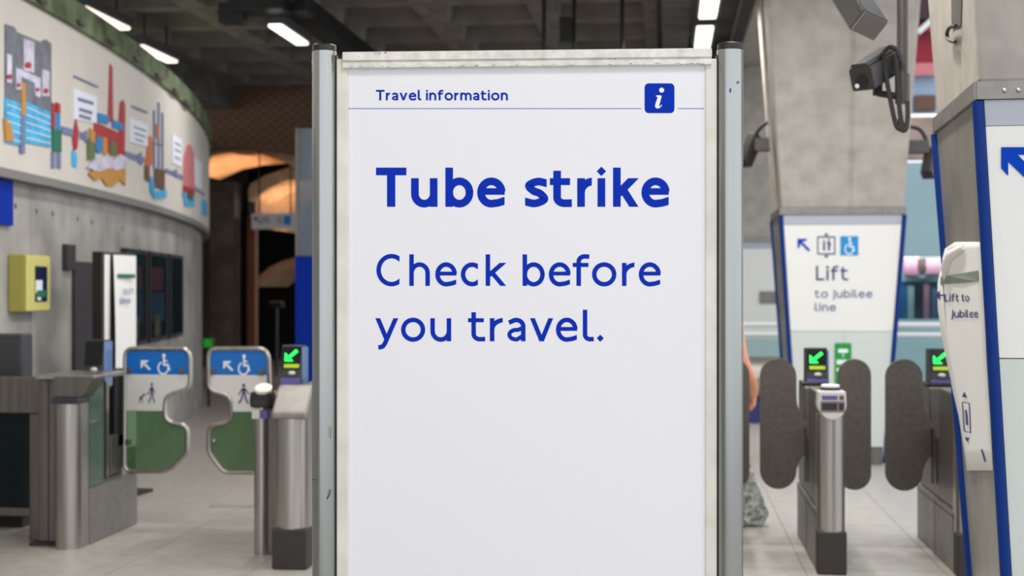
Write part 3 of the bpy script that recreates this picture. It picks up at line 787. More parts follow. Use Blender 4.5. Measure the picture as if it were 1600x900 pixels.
# ---- ticket gates
def pod(r, x, y, z0=.90, z1=1.178, arrow=True):
    # reader unit with screen, facing -y
    prof = [(y-.03, z0), (y+.13, z0), (y+.12, z1), (y+.02, z1+.004), (y-.03, z0+.045)]
    w2 = .066
    b = MB().pyz(prof, x-w2, x+w2).build('reader_unit', 'reader', r, bevel=.008)
    MB().box(x+w2-.002, x+w2+.010, y+.0, y+.12, z0+.02, z1-.01).build('side_strip', 'reader_side', b, bevel=.004)
    # sloping face: from (y-.03, z0+.07) to (y+.02, z1)
    def f(a, t, off=.003):
        yy = y-.03+.05*t; zz = z0+.045+(z1-z0-.041)*t; return (x+a*w2, yy-off, zz+off*.2)
    sc_ = MB().flat([rrect(-.88, .88, .40, .96, .04, 2)], lambda a, t: f(a, t, .003)).build('screen', 'screen', b)
    if arrow:
        MB().flat(xf(ARROW_SW, -.62, .60, .31, 1.24), lambda a, t: f(a, t, .006)).build('arrow_light', 'led_green', sc_)
        MB().flat([rrect(-.66, .78, .44, .53, .02, 2)], lambda a, t: f(a, t, .006)).build('status_light', 'led_yellow', sc_)
    c0 = f(0.1, .31, .0); MB().ball((c0[0], c0[1], c0[2]), .024, 12, sz=.6).build('speaker_dome', 'head_plastic', b, smooth=True)
    MB().flat([rrect(-.92, .92, .0, .2, .04, 2)], lambda a, t: f(a, t, .004)).build('touch_pad', 'purple', b)
    return b
def pad_outline(x0, x1, zlo, zhi, hinge):
    r = (x1-x0)/2; cx = (x0+x1)/2
    p = [(cx+r*math.cos(math.radians(a)), zhi-r+r*math.sin(math.radians(a))) for a in range(180, -1, -12)]
    e = x1
    p += spline([(e, zhi-r-.02), (e+.004, .86), (e+.03, .795), (hinge-.02, .752)], 5)[1:]
    p += [(hinge, .75), (hinge, .572), (hinge-.02, .572)]
    p += spline([(hinge-.02, .572), (e+.03, .535), (e+.004, .475), (e, zlo+r+.02)], 5)[1:]
    p += [(cx+r*math.cos(math.radians(a)), zlo+r+r*math.sin(math.radians(a))) for a in range(0, -181, -12)]
    return p
def slim_gate():
    r = thing('ticket_gate', 'slim steel ticket gate with round grey paddles below the lift sign, green arrow lit', 'ticket gate', (.887, 7.8, 0))
    MB().box(-.078, .078, -.006, .11, 0, .232).build('kick_plinth', 'plinth', r, bevel=.01)
    cprof = [(.074*math.cos(a), .06+.066*math.sin(a)) for a in [PI+PI*i/20 for i in range(21)]]+[(.074, .13), (-.074, .13)]
    MB().pxy(cprof, .23, .86).build('front_column', 'steel', r, smooth=True)
    hd = rounded([(-.072, .99), (.072, .99), (.076, .885), (.03, .835), (-.03, .835), (-.076, .885)], [.012, .012, .05, .03, .03, .05])
    h = MB().pxz(hd, -.014, .12).build('head', 'head_plastic', r, bevel=.008)
    MB().box(-.056, .026, -.018, -.01, .944, .966).build('label_strip', 'purple', h)
    MB().box(.036, .060, -.018, -.01, .944, .966).build('indicator', 'm_brown', h)
    MB().box(-.056, .024, -.018, -.01, .888, .926).build('ticket_slot', 'slot', h)
    MB().box(.034, .058, -.018, -.01, .888, .926).build('slot_cover', 'slot', h)
    MB().box(-.064, .066, -.0155, -.012, .876, .936).build('slot_plate', 'steel_panel', h)
    d = MB().lathe([(.058, .985), (.058, 1.002), (.05, 1.006)], 24, (.0, .09)).build('reader_base', 'black_plastic', r, smooth=True)
    MB().lathe([(.05, 1.004), (.05, 1.016), (.044, 1.02)], 24, (.0, .09)).build('reader_disc', 'disc', d, smooth=True)
    prof = [(.10, .34), (1.22, .34), (1.22, .955), (.86, .955)]+arc(.72, .74, .14, .13, 0, -180, 10)+[(.56, .975), (.10, .975)]
    b = MB().pyz(prof, -.068, .068).build('body', 'steel_dark', r, bevel=.012)
    MB().box(-.074, .074, .10, 1.24, .0, .335).build('base_panel', 'steel_panel', r, bevel=.006)
    MB().box(-.0755, -.0735, .10, 1.24, .300, .306).box(-.0755, -.0735, .66, .664, .0, .3).build('panel_seam', 'slot', r, split=True)
    for s in (-1, 1):
        MB().box(s*.069-.003, s*.069+.003, .74, .80, .40, .72).build('paddle_slot', 'slot', b)
        MB().box(s*.069-.003, s*.069+.003, .60, .64, .42, .68).build('paddle_slot', 'slot', b)
    MB().box(-.072, .072, .92, 1.16, .955, .975).build('rear_cap', 'black_plastic', b, bevel=.006)
    pod(r, .02, 1.0)
    MB().pxz(pad_outline(-.332, -.118, .347, 1.125, -.03), .795, .825).build('paddle', 'pad', r, bevel=.008)
    MB().pxz([(-a, z) for a, z in pad_outline(-.318, -.124, .347, 1.125, -.03)], .795, .825).build('paddle', 'pad', r, bevel=.008)
    return r
gA = slim_gate()
gB = copy_tree(gA); gB.location = (1.62, 7.8, 0); gB['label'] = 'slim steel ticket gate with round grey paddle, beside the near concrete pillar'
gC = copy_tree(gA); gC.location = (.175, 7.8, 0); gC['label'] = 'slim ticket gate hidden behind the poster board, only a paddle edge showing'
for g_ in (gA, gB, gC): g_['group'] = 'slim ticket gates in the row'

# wide gate: right unit
rx, ry = c2h((452-800)/285.0, FPX/285.0)
gR = thing('wide_gate', 'right-hand unit of the wide ticket gate, beside the poster board, green arrow lit', 'ticket gate', (rx, ry, 0), 0, 'wide aisle gate units')
MB().box(-.098, .098, -.006, .14, 0, .225).build('kick_plinth', 'plinth', gR, bevel=.01)
cprof = [(.094*math.cos(a), .08+.085*math.sin(a)) for a in [PI+PI*i/20 for i in range(21)]]+[(.094, .16), (-.094, .16)]
MB().pxy(cprof, .222, .84).build('front_column', 'steel', gR, smooth=True)
MB().pyz([(-.01, .825), (.20, .825), (.20, 1.0), (.13, 1.0), (-.01, .86)], -.10, .10).build('sloped_head', 'steel_panel', gR, bevel=.012)
MB().box(-.09, .09, .15, 1.25, .34, .98).build('body', 'steel_dark', gR, bevel=.012)
MB().box(-.33, -.17, .5, 1.25, .0, .92).build('inner_body', 'steel_dark', gR, bevel=.012)
MB().box(-.095, .095, .15, 1.28, 0, .338).build('base_panel', 'steel_panel', gR, bevel=.006)
MB().tube([(-.28, .44, 0), (-.28, .44, .86)], .046, 18).build('side_column', 'steel', gR, smooth=True)
MB().box(-.26, -.08, .42, .52, .0, .84).build('column_tie', 'steel_dark', gR, bevel=.006)
o = MB().box(-.335, -.215, .37, .50, .855, .945).build('side_head', 'black_plastic', gR, bevel=.012)
MB().box(-.325, -.28, .385, .396, .79, .85).build('label_strip', 'gate_white', gR); MB().box(-.275, -.235, .385, .396, .79, .84).build('label_strip', 'purple', gR)
MB().box(-.315, -.235, .364, .371, .868, .90).build('ticket_slot', 'slot', o)
dd_ = MB().lathe([(.048, -.012), (.052, .006), (.044, .014)], 24).build('reader_disc', 'disc', gR, smooth=True); dd_.location = (-.262, .40, .962); dd_.rotation_euler = (.45, 0, 0)
pod(gR, -.235, .92, .90, 1.19)
# wide gate: left unit
lx, ly = c2h((100-800)/265.0, FPX/265.0)
gL = thing('wide_gate', 'left-hand unit of the wide ticket gate, with an unlit dark reader', 'ticket gate', (lx, ly, 0), 0, 'wide aisle gate units')
cprof = [(.083*math.cos(a), .08+.075*math.sin(a)) for a in [PI+PI*i/20 for i in range(21)]]+[(.083, .16), (-.083, .16)]
MB().pxy(cprof, .0, .86).build('front_column', 'steel', gL, smooth=True)
MB().box(-.08, .085, .0, .15, .86, .895).build('head_band', 'reader', gL, bevel=.006)
MB().prism(rounded([(-.085, .895), (.09, .895), (.17, 1.02), (-.085, 1.02)], .02), lambda a, b: (a, .04, b), lambda a, b: (a, .22, b)).build('flared_head', 'steel_dark', gL, bevel=.006)
MB().box(-.215, -.075, .12, .55, 0.02, 1.0).build('side_cabinet', 'steel_dark', gL, bevel=.01)
MB().box(-.152, -.145, .117, .122, .03, .99).build('cabinet_seam', 'slot', gL)
MB().box(-.205, .16, .06, .58, 1.0, 1.025).build('top_plate', 'steel', gL, bevel=.006)
MB().box(-.26, .02, .10, .6, 0, .02).build('foot_plate', 'plinth', gL)
MB().box(.07, .08, .18, .40, .34, 1.0).build('side_glass', 'glass_teal', gL)
MB().box(-.07, .085, .18, .95, .0, .335).build('base_panel', 'steel_panel', gL, bevel=.006)
MB().box(-.09, -.02, .56, .66, .338, .95).build('upright', 'black_plastic', gL, bevel=.006)
MB().box(-.015, .008, .62, .66, .338, .95).build('slim_upright', 'steel', gL)
MB().box(-.10, .0, .82, .98, .50, 1.02).build('hinge_box', 'black_plastic', gL, bevel=.02)
MB().box(-.06, .0, .72, .92, .336, .60).build('body', 'steel_dark', gL, bevel=.01)
pod(gL, -.075, .62, .90, 1.215, False)

# glass paddles of the wide gate
def paddle(parent, px_pts, radii, yp, mirror_marks, marks2, hinge_px):
    ox, oy = parent.location.x, parent.location.y
    cv = lambda a, b: (hy(a, b, yp).x-ox, hy(a, b, yp).z)
    pts = [cv(170+a/3.915, 530+b/3.915) for a, b in px_pts]
    out = rounded(pts, radii, 6); yl = yp-oy
    pr = MB().tube([(a, yl, b) for a, b in out], .0155, 8, closed=True).build('paddle_frame', 'steel', parent, smooth=True)
    z1 = cv(250, 530+216/3.915)[1]; z2 = cv(250, 530+438/3.915)[1]
    up = clipz(out, z1, True); mid = clipz(clipz(out, z1, False), z2, True); low = clipz(out, z2, False)
    bp = MB().pxz(up, yl-.004, yl+.004).build('blue_panel', 'gate_blue', pr)
    wp = MB().pxz(mid, yl-.004, yl+.004).build('white_panel', 'gate_white', pr)
    MB().pxz(low, yl-.003, yl+.003).build('green_glass', 'glass_green', pr)
    mk = lambda polys, nm, m: MB().flat(polys, lambda a, b: (cv(a, -b)[0], yl-.006, cv(a, -b)[1])).build(nm, m, pr)
    mk(*mirror_marks[0]); mk(*mirror_marks[1]); mk(*marks2)
    for a, b in hinge_px:
        q = cv(170+a/3.915, 530+b/3.915)
        MB().box(q[0]-.016, q[0]+.016, yl-.02, yl+.02, q[1]-.018, q[1]+.018).build('clamp', 'steel_dark', pr, bevel=.004)
    return pr
YP = gL.location.y+.90
LP = [(100, 58), (498, 58), (498, 300), (345, 345), (345, 505), (482, 530), (482, 690), (365, 808), (97, 808)]
LR = [.06, .07, .05, .06, .06, .05, .03, .05, .05]
PX = lambda a, b: (170+a/3.915, -(530+b/3.915))
paddle(gL, LP, LR, YP,
       [(xf(ARROW_NW, *PX(198, 190), 15.5), 'arrow_mark', 'white_print'), (xf(WHEELCHAIR, *PX(288, 212), 31, 26), 'wheelchair_mark', 'white_print')],
       (xf(WALKER+DOG, *PX(232, 392), 33, 17), 'walker_mark', 'picto_navy'), [(128, 190), (450, 190), (120, 630)])
RP = [(612, 58), (975, 58), (985, 420), (985, 815), (700, 815), (612, 690), (612, 530), (748, 505), (748, 345), (612, 310)]
RR_ = [.06, .07, .05, .03, .05, .03, .05, .06, .06, .05]
pR = paddle(gR, RP, RR_, YP,
       [(xf(ARROW_NW, *PX(702, 195), 15.5), 'arrow_mark', 'white_print'), (xf(WHEELCHAIR, *PX(780, 216), 31, 25), 'wheelchair_mark', 'white_print')],
       (xf(WALKER+CASE, *PX(776, 395), 32, 26), 'walker_mark', 'picto_navy'), [(640, 195), (935, 200)])
q = hy(170+645/3.915, 530+622/3.915, YP)
MB().ball((q.x-gR.location.x, YP-gR.location.y-.012, q.z), .016, 12).build('stud', 'steel', pR, smooth=True)

# ---- barrier railing far left, cabinet behind
bq = hy(20, 600, ly+.3)
brl = thing('barrier_rail', 'grey steel barrier with box rail and dark panel at the left edge', 'barrier', (lx-.24, ly+.25, 0))
MB().box(-1.6, -.0, 0, .10, .78, 1.0).build('box_rail', 'steel_dark', brl, bevel=.008)
MB().box(-.10, -.03, .02, .09, .0, .78).build('upright', 'steel_dark', brl, bevel=.006)
MB().box(-1.6, -.1, .02, .08, .15, .20).build('bottom_rail', 'steel_dark', brl, bevel=.006)
MB().box(-1.6, -.1, .045, .055, .20, .78).build('infill_panel', 'glass_dark', brl)
MB().box(-1.6, -1.52, .02, .09, 0, .78).build('upright', 'steel_dark', brl, bevel=.006)
q = hy(35, 522, 8.75)
mc = thing('equipment_cabinet', 'plain dark grey cabinet behind the left barrier, below the yellow box', 'cabinet', (q.x-.15, 8.75, 0))
MB().box(-.13, .15, 0, .16, .06, q.z).build('casing', 'dark_grey', mc, bevel=.015)
MB().box(-.11, .13, -.008, .0, .4, q.z-.04).build('door', 'dark_grey', mc, bevel=.004)
MB().box(-.12, .14, .02, .15, 0, .06).build('plinth', 'plinth', mc)

# ---- things on the curved wall
def on_drum(px, R=44.9):
    ph, Z = drum(px, R); p = dpt(ph, 0, R); t = Vector(dpt(ph+.001, 0, R))-Vector(p)
    return p, math.atan2(t.y, t.x), Z
# local x runs along the wall away from the viewer, local -y sticks out of the wall
p, rz, Z = on_drum(12)
ztop = EYE+(450-398)/FPX*(Z+.15); zbot = EYE-(487-450)/FPX*(Z+.15)
yc = thing('emergency_case', 'yellow wall case with a small dark window, at the left on the concrete', 'case', (p[0], p[1], 0), rz)
D = .13
MB().box(-.0, .46, -D+.012, .0, zbot, ztop).build('casing', 'yellow_shade', yc, bevel=.01)
fd = MB().box(.003, .457, -D-.004, -D+.014, zbot+.004, ztop-.004).build('door', 'yellow_case', yc, bevel=.008)
wn = MB().box(.15, .38, -D-.010, -D-.002, zbot+.07, ztop-.08).build('door_window', 'poster_dark', fd)
MB().box(.15, .27, -D-.014, -D-.008, zbot+.13, zbot+.22).build('device_face', 'm_paper', wn); MB().box(.16, .34, -D-.0145, -D-.009, zbot+.10, zbot+.15).build('device_base', 'm_green', wn)
MB().box(.18, .24, -D-.0145, -D-.009, zbot+.08, zbot+.1).build('device_tag', 'm_paper', wn)
p, rz, Z = on_drum(103); sc_ = Z/FPX
o = MB().box(-.10, .10, -.05, .0, EYE-(422-450)*sc_, EYE+(450-382)*sc_).build('junction_box', 'dark_box', None, bevel=.008)
o.location = (p[0], p[1], 0); o.rotation_euler = (0, 0, rz); tag(o, 'small dark rectangular box on the concrete wall right of the yellow case', 'box')
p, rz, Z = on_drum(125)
o = MB().box(-.22, .30, -.03, .0, 0.0, EYE+(450-409)/FPX*Z).build('shadow_panel', 'dark_box', None, bevel=.006)  # thin dark panel standing in for a soft shadow on the wall
o.location = (p[0], p[1], 0); o.rotation_euler = (0, 0, rz); tag(o, 'tall narrow dark panel painting in a soft shadow on the curved wall left of the white notice', 'panel')
p, rz, Z = on_drum(4, 44.9)
o = MB().box(-.7, .12, -.03, 0, EYE+(450-352)/FPX*Z, EYE+(450-281)/FPX*Z).build('blue_sign', 'blue_panel', None, bevel=.004)
o.location = (p[0], p[1], 0); o.rotation_euler = (0, 0, rz); tag(o, 'plain blue sign panel at the left edge under the mural', 'sign')
# poster cases further along the wall
for px0, px1, lab, pm in ((188, 221, 'first of the dark glazed poster cases, mostly behind the white notice', 'poster_navy'), (225, 253, 'middle glazed poster case with a red picture on the curved wall', 'poster_red'), (258, 278, 'last dark glazed poster case, furthest along the curved wall', 'poster_dark')):
    pa, rz, Za = on_drum(px0); pb, _, Zb = on_drum(px1); L = (Vector(pb)-Vector(pa)).length
    rz = math.atan2(pb[1]-pa[1], pb[0]-pa[0])
    t = thing('poster_case', lab, 'poster case', (pa[0], pa[1], 0), rz, 'glazed poster cases on the curved wall')
    z1 = 1.90; z0 = 1.02
    fr = MB()
    fr.box(0, .05, -.06, .02, z0, z1); fr.box(L-.05, L, -.06, .02, z0, z1); fr.box(.05, L-.05, -.06, .02, z0, z0+.04); fr.box(.05, L-.05, -.06, .02, z1-.04, z1)
    fr.build('frame_bar', 'black_plastic', t, split=True)
    ps = MB().box(.05, L-.05, -.03, .02, z0+.04, z1-.04).build('poster_sheet', 'poster_dark', t); ps.location.y = -.016
    if pm != 'poster_dark':
        MB().box(.12, L-.2, -.034, -.028, z0+.5, z1-.15).build('red_picture', 'poster_red', ps); MB().box(.12, L-.15, -.034, -.028, z0+.2, z0+.48).build('blue_picture', 'poster_navy', ps)
        MB().box(L*.3, L*.6, -.036, -.028, z0+.05, z0+.26).build('tan_picture', 'poster_tan', ps)
    MB().box(.05, L-.05, -.056, -.050, z0+.04, z1-.04).build('case_glass', 'glass_case', t)
# white notice board in front of the wall
a = c2h((156-800)/FPX*10.3, 10.3); b = c2h((211-800)/FPX*10.8, 10.8); L = math.dist(a, b)
nb = thing('notice_board', 'narrow freestanding board with a curling white notice, beside the curved wall', 'board', (a[0], a[1], 0), math.atan2(b[1]-a[1], b[0]-a[0]))
zt_ = EYE+(450-398)/FPX*10.4
MB().box(0, L, .0, .05, .25, zt_+.02).build('backing_board', 'dark_grey', nb)
MB().box(-.01, .03, -.02, .055, 0, zt_+.02).build('edge_post', 'black_plastic', nb); MB().box(L-.03, L+.01, 0, .055, 0, zt_+.02).build('edge_post', 'black_plastic', nb)
MB().box(-.02, L+.02, -.14, .2, 0, .025).build('foot', 'black_plastic', nb)
MB().box(.035, .13, -.008, -.001, .3, zt_).build('white_strip', 'sign_white', nb)
ps = MB(); vs = []
for i in range(13):
    z = zt_-i*(zt_-.35)/12; cur = .02+.03*math.sin(PI*i/12)
    for j in range(5): vs.append((.135+(L-.14)*j/4-.02*math.sin(PI*i/12)*(1-j/4), -.012-cur*(1-j/4), z))
ps.add(vs, [(5*i+j, 5*i+5+j, 5*i+6+j, 5*i+1+j) for i in range(12) for j in range(4)])
sh = ps.build('notice_sheet', 'paper', nb, smooth=True)
MB().box(.18, L-.08, -.046, -.042, zt_-.17, zt_-.14).build('green_stripe', 'm_green', sh)
MB().flat(text('to lift', .25, zt_-.29, .035, .2, L-.36)+text('line', .2, zt_-.36, .035, .22, L-.36), lambda a, b: (a, -.052, b)).build('notice_lettering', 'text_grey', sh)

# ---- sign, partition in the dark passage
def plate_at(name, lab, cat, px0, px1, py0, py1, y, th, m):
    a = hy(px0, py1, y); b = hy(px1, py0, y)
    r = thing(name, lab, cat, ((a.x+b.x)/2, y, a.z))
    W = (b.x-a.x); H = b.z-a.z
    pnl = MB().box(-W/2, W/2, 0, th, 0, H).build('sign_panel', m, r)
    return r, pnl, W, H
hs, hp, W, H = plate_at('hanging_sign', 'small white hanging sign with arrow and blue symbol in the dark passage', 'sign', 393, 463, 333, 358, 21.9, .12, 'gate_white')
MB().flat(xf(ARROW_NW, -W*.44, H*.38, H*.4)+text('Lift', -W*.30, H*.38, H*.28, .2, W*.2), lambda a, b: (a, -.003, b)).build('sign_lettering', 'text_blue', hp)
MB().flat(xf(LIFT_ICON, W*.06, H*.34, H*.42, H*.4), lambda a, b: (a, -.003, b)).build('lift_symbol', 'text_grey', hp)
o = MB().flat([rrect(W*.22, W*.38, H*.26, H*.84, .01)], lambda a, b: (a, -.003, b)).build('step_free_symbol', 'sign_cyan', hp)
MB().tube([(-W*.35, .06, H), (-W*.35, .06, 4.72-hs.location.z)], .012, 6).tube([(W*.35, .06, H), (W*.35, .06, 4.72-hs.location.z)], .012, 6).build('hanger', 'black_plastic', hs, split=True)
a = hy(461, 400, 14.0)
sp = thing('partition_screen', 'blue partition with grey glass above, beside the left board post', 'partition', (a.x, 14.0, 0))
MB().box(0, 1.3, 0, .08, 0, a.z).build('blue_panel', 'blue_panel', sp, bevel=.004)
gz = hy(461, 200, 14.0).z
MB().box(.03, 1.27, .03, .05, a.z, gz).build('glass_panel', 'glass_grey', sp)
MB().box(0, .03, .01, .07, a.z, gz).box(1.27, 1.3, .01, .07, a.z, gz).build('glass_frame', 'steel_panel', sp, split=True)
# uplighters that light the vaults
def uplight(px, py, y, power, lab, sx=1.6):
    q = hy(px, py, y)
    t = thing('uplighter', lab, 'lamp', (q.x, q.y, 0))
    MB().box(-.12, .12, -.1, .1, q.z-.12, q.z-.02).build('lamp_housing', 'black_plastic', t, bevel=.01)
    MB().tube([(0, 0, 0), (0, 0, q.z-.12)], .03, 8).build('lamp_post', 'black_plastic', t)
    MB().box(-.1, .1, -.08, .08, q.z-.02, q.z-.012).build('lamp_lens', 'vault', t)
    l = bpy.data.lights.new('uplight', 'SPOT'); l.energy = power; l.color = (1, .62, .36); l.spot_size = math.radians(80); l.spot_blend = .4; l.shadow_soft_size = .06
    lo = bpy.data.objects.new('uplight', l); C.objects.link(lo); lo.location = (0, 0, q.z+.02); lo.rotation_euler = (PI, 0, 0); lo.parent = t
uplight(376, 440, 23.2, 190, 'post uplighter under the left brick vault in the passage')
uplight(432, 470, 24.4, 200, 'post uplighter under the right brick vault in the passage')
q = hy(325, 536, 18.0)
eg = thing('exit_light', 'tiny green exit light on a post at the end of the curved wall', 'light', (q.x, q.y, 0))
MB().tube([(0, .03, 0), (0, .03, q.z-.07)], .02, 8).build('post', 'black_plastic', eg); MB().box(-.07, .07, 0, .06, q.z-.07, q.z+.07).build('housing', 'black_plastic', eg, bevel=.008)
MB().box(-.055, .055, -.005, 0, q.z-.055, q.z+.055).build('lens', 'exit_green', eg)

# ---- ceiling luminaires
def lum(px0, py0, px1, py1, z, lab, m='lamp', wd=.14, pw=45):
    d0 = (z-EYE)*FPX/(450-py0); d1 = (z-EYE)*FPX/(450-py1)
    a = Vector(c2h((px0-800)/FPX*d0, d0)); b = Vector(c2h((px1-800)/FPX*d1, d1))
    x = (a.x+b.x)/2; L = b.y-a.y
    t = thing('ceiling_light', lab, 'light', (x, a.y, z), 0, 'fluorescent ceiling lights')
    MB().box(-wd/2-.03, wd/2+.03, -.03, L+.03, .03, .13).build('housing', 'dark_grey', t, bevel=.006)
    MB().box(-wd/2, wd/2, 0, L, 0, .035).build('diffuser', m, t, bevel=.012)
    for yy in (.2, L-.2): MB().tube([(0, yy, .13), (0, yy, 4.61-z)], .012, 6).build('hanger', 'black_plastic', t)
    l = area('tube_light', (0, L/2, -.03), (0, 0, 0), wd, L, pw, (1, .96, .90)); l.parent = t
    return t
lum(148, 14, 172, 48, 4.2, 'leftmost ceiling light, lit, just above the green rim', 'lamp_warm')
lum(227, 74, 258, 99, 4.2, 'second ceiling light from the left, lit, near the green rim', 'lamp_warm')
t3 = lum(436, 42, 466, 71, 4.2, 'lit ceiling light above the left board post, under a dark bracket')
MB().box(-.35, .2, -.45, -.05, .1, .34).box(-.05, .35, -.1, .3, .14, .3).box(-.5, -.25, -.3, -.1, .0, .2).build('bracket', 'black_plastic', t3, bevel=.01, split=True)
lum(1109, 2, 1106, 30, 4.2, 'nearer of two ceiling lights in line above the right board post', 'lamp', .17)
lum(1101, 45, 1098, 76, 4.2, 'further of two ceiling lights in line above the right board post', 'lamp', .17)
lr = None
for x in (-2.6, .4):      # rows carried on unseen, added to brighten the hall and board
    for y in (0.9, 4.6, 7.2, 9.6):
        t = thing('ceiling_light', 'unseen fluorescent ceiling light added overhead to brighten hall and board, nearer than those in view', 'light', (x, y, 4.2), 0, 'added ceiling lights overhead')
        MB().box(-.12, .12, -.03, 1.23, .03, .13).build('housing', 'dark_grey', t); MB().box(-.09, .09, 0, 1.2, 0, .035).build('diffuser', 'lamp', t)
        MB().tube([(0, .6, .13), (0, .6, .85)], .012, 6).build('hanger', 'black_plastic', t)
        l = area('tube_light', (0, .6, -.03), (0, 0, 0), .18, 1.2, OVER*(.75 if x < 0 else (1.0 if y < 3 else 1.35)), (1, .96, .90)); l.parent = t  # light of the added unseen overhead tube
# hung conduit tray behind the board
tr_ = thing('cable_tray', 'dark cable tray hung on thin rods from the ceiling behind the poster board', 'cable tray', (-1.3, 15.0, 0))
for px in (850, 897, 972):
    q = hy(px, 60, 15.0); MB().tube([(q.x+1.3, 0, 2.9), (q.x+1.3, 0, 4.61)], .022, 8).build('hanging_rod', 'black_plastic', tr_)
q = hy(884, 66, 15.0); q1 = hy(890, 28, 15.0)
MB().box(q.x+1.3-.06, q1.x+1.3+.02, -.08, .05, q.z, q1.z).build('switch_box', 'black_plastic', tr_, bevel=.01)
MB().box(-.75, 1.0, -.1, .1, 2.84, 2.90).build('tray', 'black_plastic', tr_)
# ---- CCTV
def housing(mb_parent, c, d, L, wd, m='cctv', upv=Vector((0, 0, 1))):
    # box housing along d starting at front point c
    d = d.normalized(); s = d.cross(upv).normalized(); u = s.cross(d).normalized()
    P = lambda a, b, e: c+d*a+s*b+u*e
    prof = rounded([(-wd*.5, -wd*.5), (wd*.5, -wd*.5), (wd*.5, wd*.4), (wd*.25, wd*.55), (-wd*.25, wd*.55), (-wd*.5, wd*.4)], wd*.08, 2)
    h = MB().prism(prof, lambda a, b: P(0, a, b), lambda a, b: P(L, a, b)).build('housing', m, mb_parent, bevel=.004)
    MB().prism([(-wd*.42, wd*.5), (wd*.42, wd*.5), (wd*.3, wd*.62), (-wd*.3, wd*.62)], lambda a, b: P(.0, a, b), lambda a, b: P(L*.9, a, b)).build('sunshield', m, h)
    return h, P
zc = 6.5
pp = hz(1410, 0, zc)
cc = thing('cctv_camera', 'dark security camera with looped cables on a hanging pole by the pillar', 'camera', (pp.x, pp.y, 0))
oc = Vector((pp.x, pp.y, 0))
zb_ = hz(1410, 160, zc).z
MB().tube([(0, 0, zb_), (0, 0, 4.62)], .026, 14).build('pole', 'pole', cc, smooth=True)
MB().tube([(0, 0, zb_-.005), (0, 0, zb_+.13)], .034, 14).build('pole_collar', 'pole', cc, smooth=True)
f0 = hz(1346, 123, 6.40)-oc; f1 = hz(1395, 92, 6.62)-oc
h, P = housing(cc, f0, f1-f0, (f1-f0).length, .112)
MB().flat([disc(0, 0, .03, n=16)], lambda a, b: tuple(P(-.004, a, b-.01))).build('lens', 'black_plastic', h); 
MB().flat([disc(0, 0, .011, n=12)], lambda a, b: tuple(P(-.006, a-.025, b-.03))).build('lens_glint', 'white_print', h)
e0 = hz(1372, 122, 6.5)-oc; e1 = hz(1371, 149, 6.5)-oc; e2 = hz(1412, 152, 6.5)-oc
MB().tube([e0, e1], .022, 10).tube([e1+Vector((0, 0, .01)), e2], .016, 10).build('bracket', 'cable', cc, smooth=True)
for pts in (((1380, 86), (1383, 110), (1392, 160), (1400, 195), (1408, 203)), ((1398, 84), (1402, 120), (1405, 165), (1409, 192), (1414, 203)), ((1418, 158), (1418, 185), (1415, 202), (1408, 202), (1406, 185)), ((1378, 86), (1388, 74), (1400, 77), (1408, 92))):
    MB().tube(spline([tuple(hz(a, b, 6.44)-oc) for a, b in pts], 6), .011, 8).build('cable', 'cable', cc, smooth=True)
# big dark housing above
zc = 6.3
fl_ = thing('loudspeaker', 'long dark box loudspeaker tilted down at the top, left of the camera pole', 'speaker', (0, 0, 0))
cf = hz(1358, 40, zc); cb = hz(1306, -42, zc+.35)
d = (cb-cf); wd = .155
dd = d.normalized(); s_ = dd.cross(Vector((.35, 0, 1))).normalized(); u_ = s_.cross(dd).normalized()
P = lambda a, b, e: tuple(cf+dd*a+s_*b+u_*e)
b_ = MB().prism([(-.072, -.055), (.072, -.055), (.072, .055), (-.072, .055)], lambda a, b: P(0, a, b), lambda a, b: P(.75, a, b)).build('casing', 'cctv', fl_, bevel=.008)
MB().prism([(-.066, -.049), (.066, -.049), (.066, .049), (-.066, .049)], lambda a, b: P(-.006, a, b), lambda a, b: P(.0, a, b)).build('grille', 'cctv_front', b_)
MB().prism([(-.074, -.004), (.074, -.004), (.074, .004), (-.074, .004)], lambda a, b: P(.02, a, b+.03), lambda a, b: P(.75, a, b+.03)).build('seam', 'cctv', b_)
e = Vector(P(.6, 0, .06)); MB().tube([e, Vector((e.x+.1, e.y, 4.62))], .02, 8).build('drop_rod', 'pole', fl_)
# cameras bracketed on the pillar
def pil_cam(lab, wall_px, arm_py, end_px, cab, hpx, hd, yy):
    a = hy(wall_px, arm_py, yy); b = hy(end_px, arm_py, yy)
    a.x = AX+(half(a.z)-.004)*(-1 if wall_px < 1300 else 1)
    t = thing('cctv_camera', lab, 'camera', (b.x, b.y, 0)); oo = Vector((b.x, b.y, 0))
    MB().box(min(a.x, b.x)-b.x, max(a.x, b.x)-b.x, -.05, .05, a.z-.06, a.z+.06).build('arm', 'pole', t, bevel=.01)
    MB().tube(spline([tuple(hy(p, q, yy-.02)-oo) for p, q in cab], 6), .018, 8).build('cable', 'cable', t, smooth=True)
    f = hy(*hpx, yy-.08)-oo; e = hy(*hd, yy+.06)-oo
    h, P = housing(t, f, e-f, (e-f).length, .11)
    MB().flat([disc(0, 0, .035, n=14)], lambda a, b: tuple(P(-.004, a, b))).build('lens', 'black_plastic', h)
    j = (f+e)/2; MB().tube([j, (0, 0, a.z)], .025, 8).build('joint', 'cable', t)
pil_cam('dark security camera on an arm left of the lift sign pillar', 1221, 226, 1178, ((1176, 222), (1184, 205), (1198, 192), (1222, 186)), (1163, 256), (1180, 214), 12.9)
pil_cam('dark security camera on an arm right of the lift sign pillar', 1416, 230, 1450, ((1416, 197), (1436, 202), (1446, 216), (1450, 232)), (1449, 274), (1456, 236), 12.9)
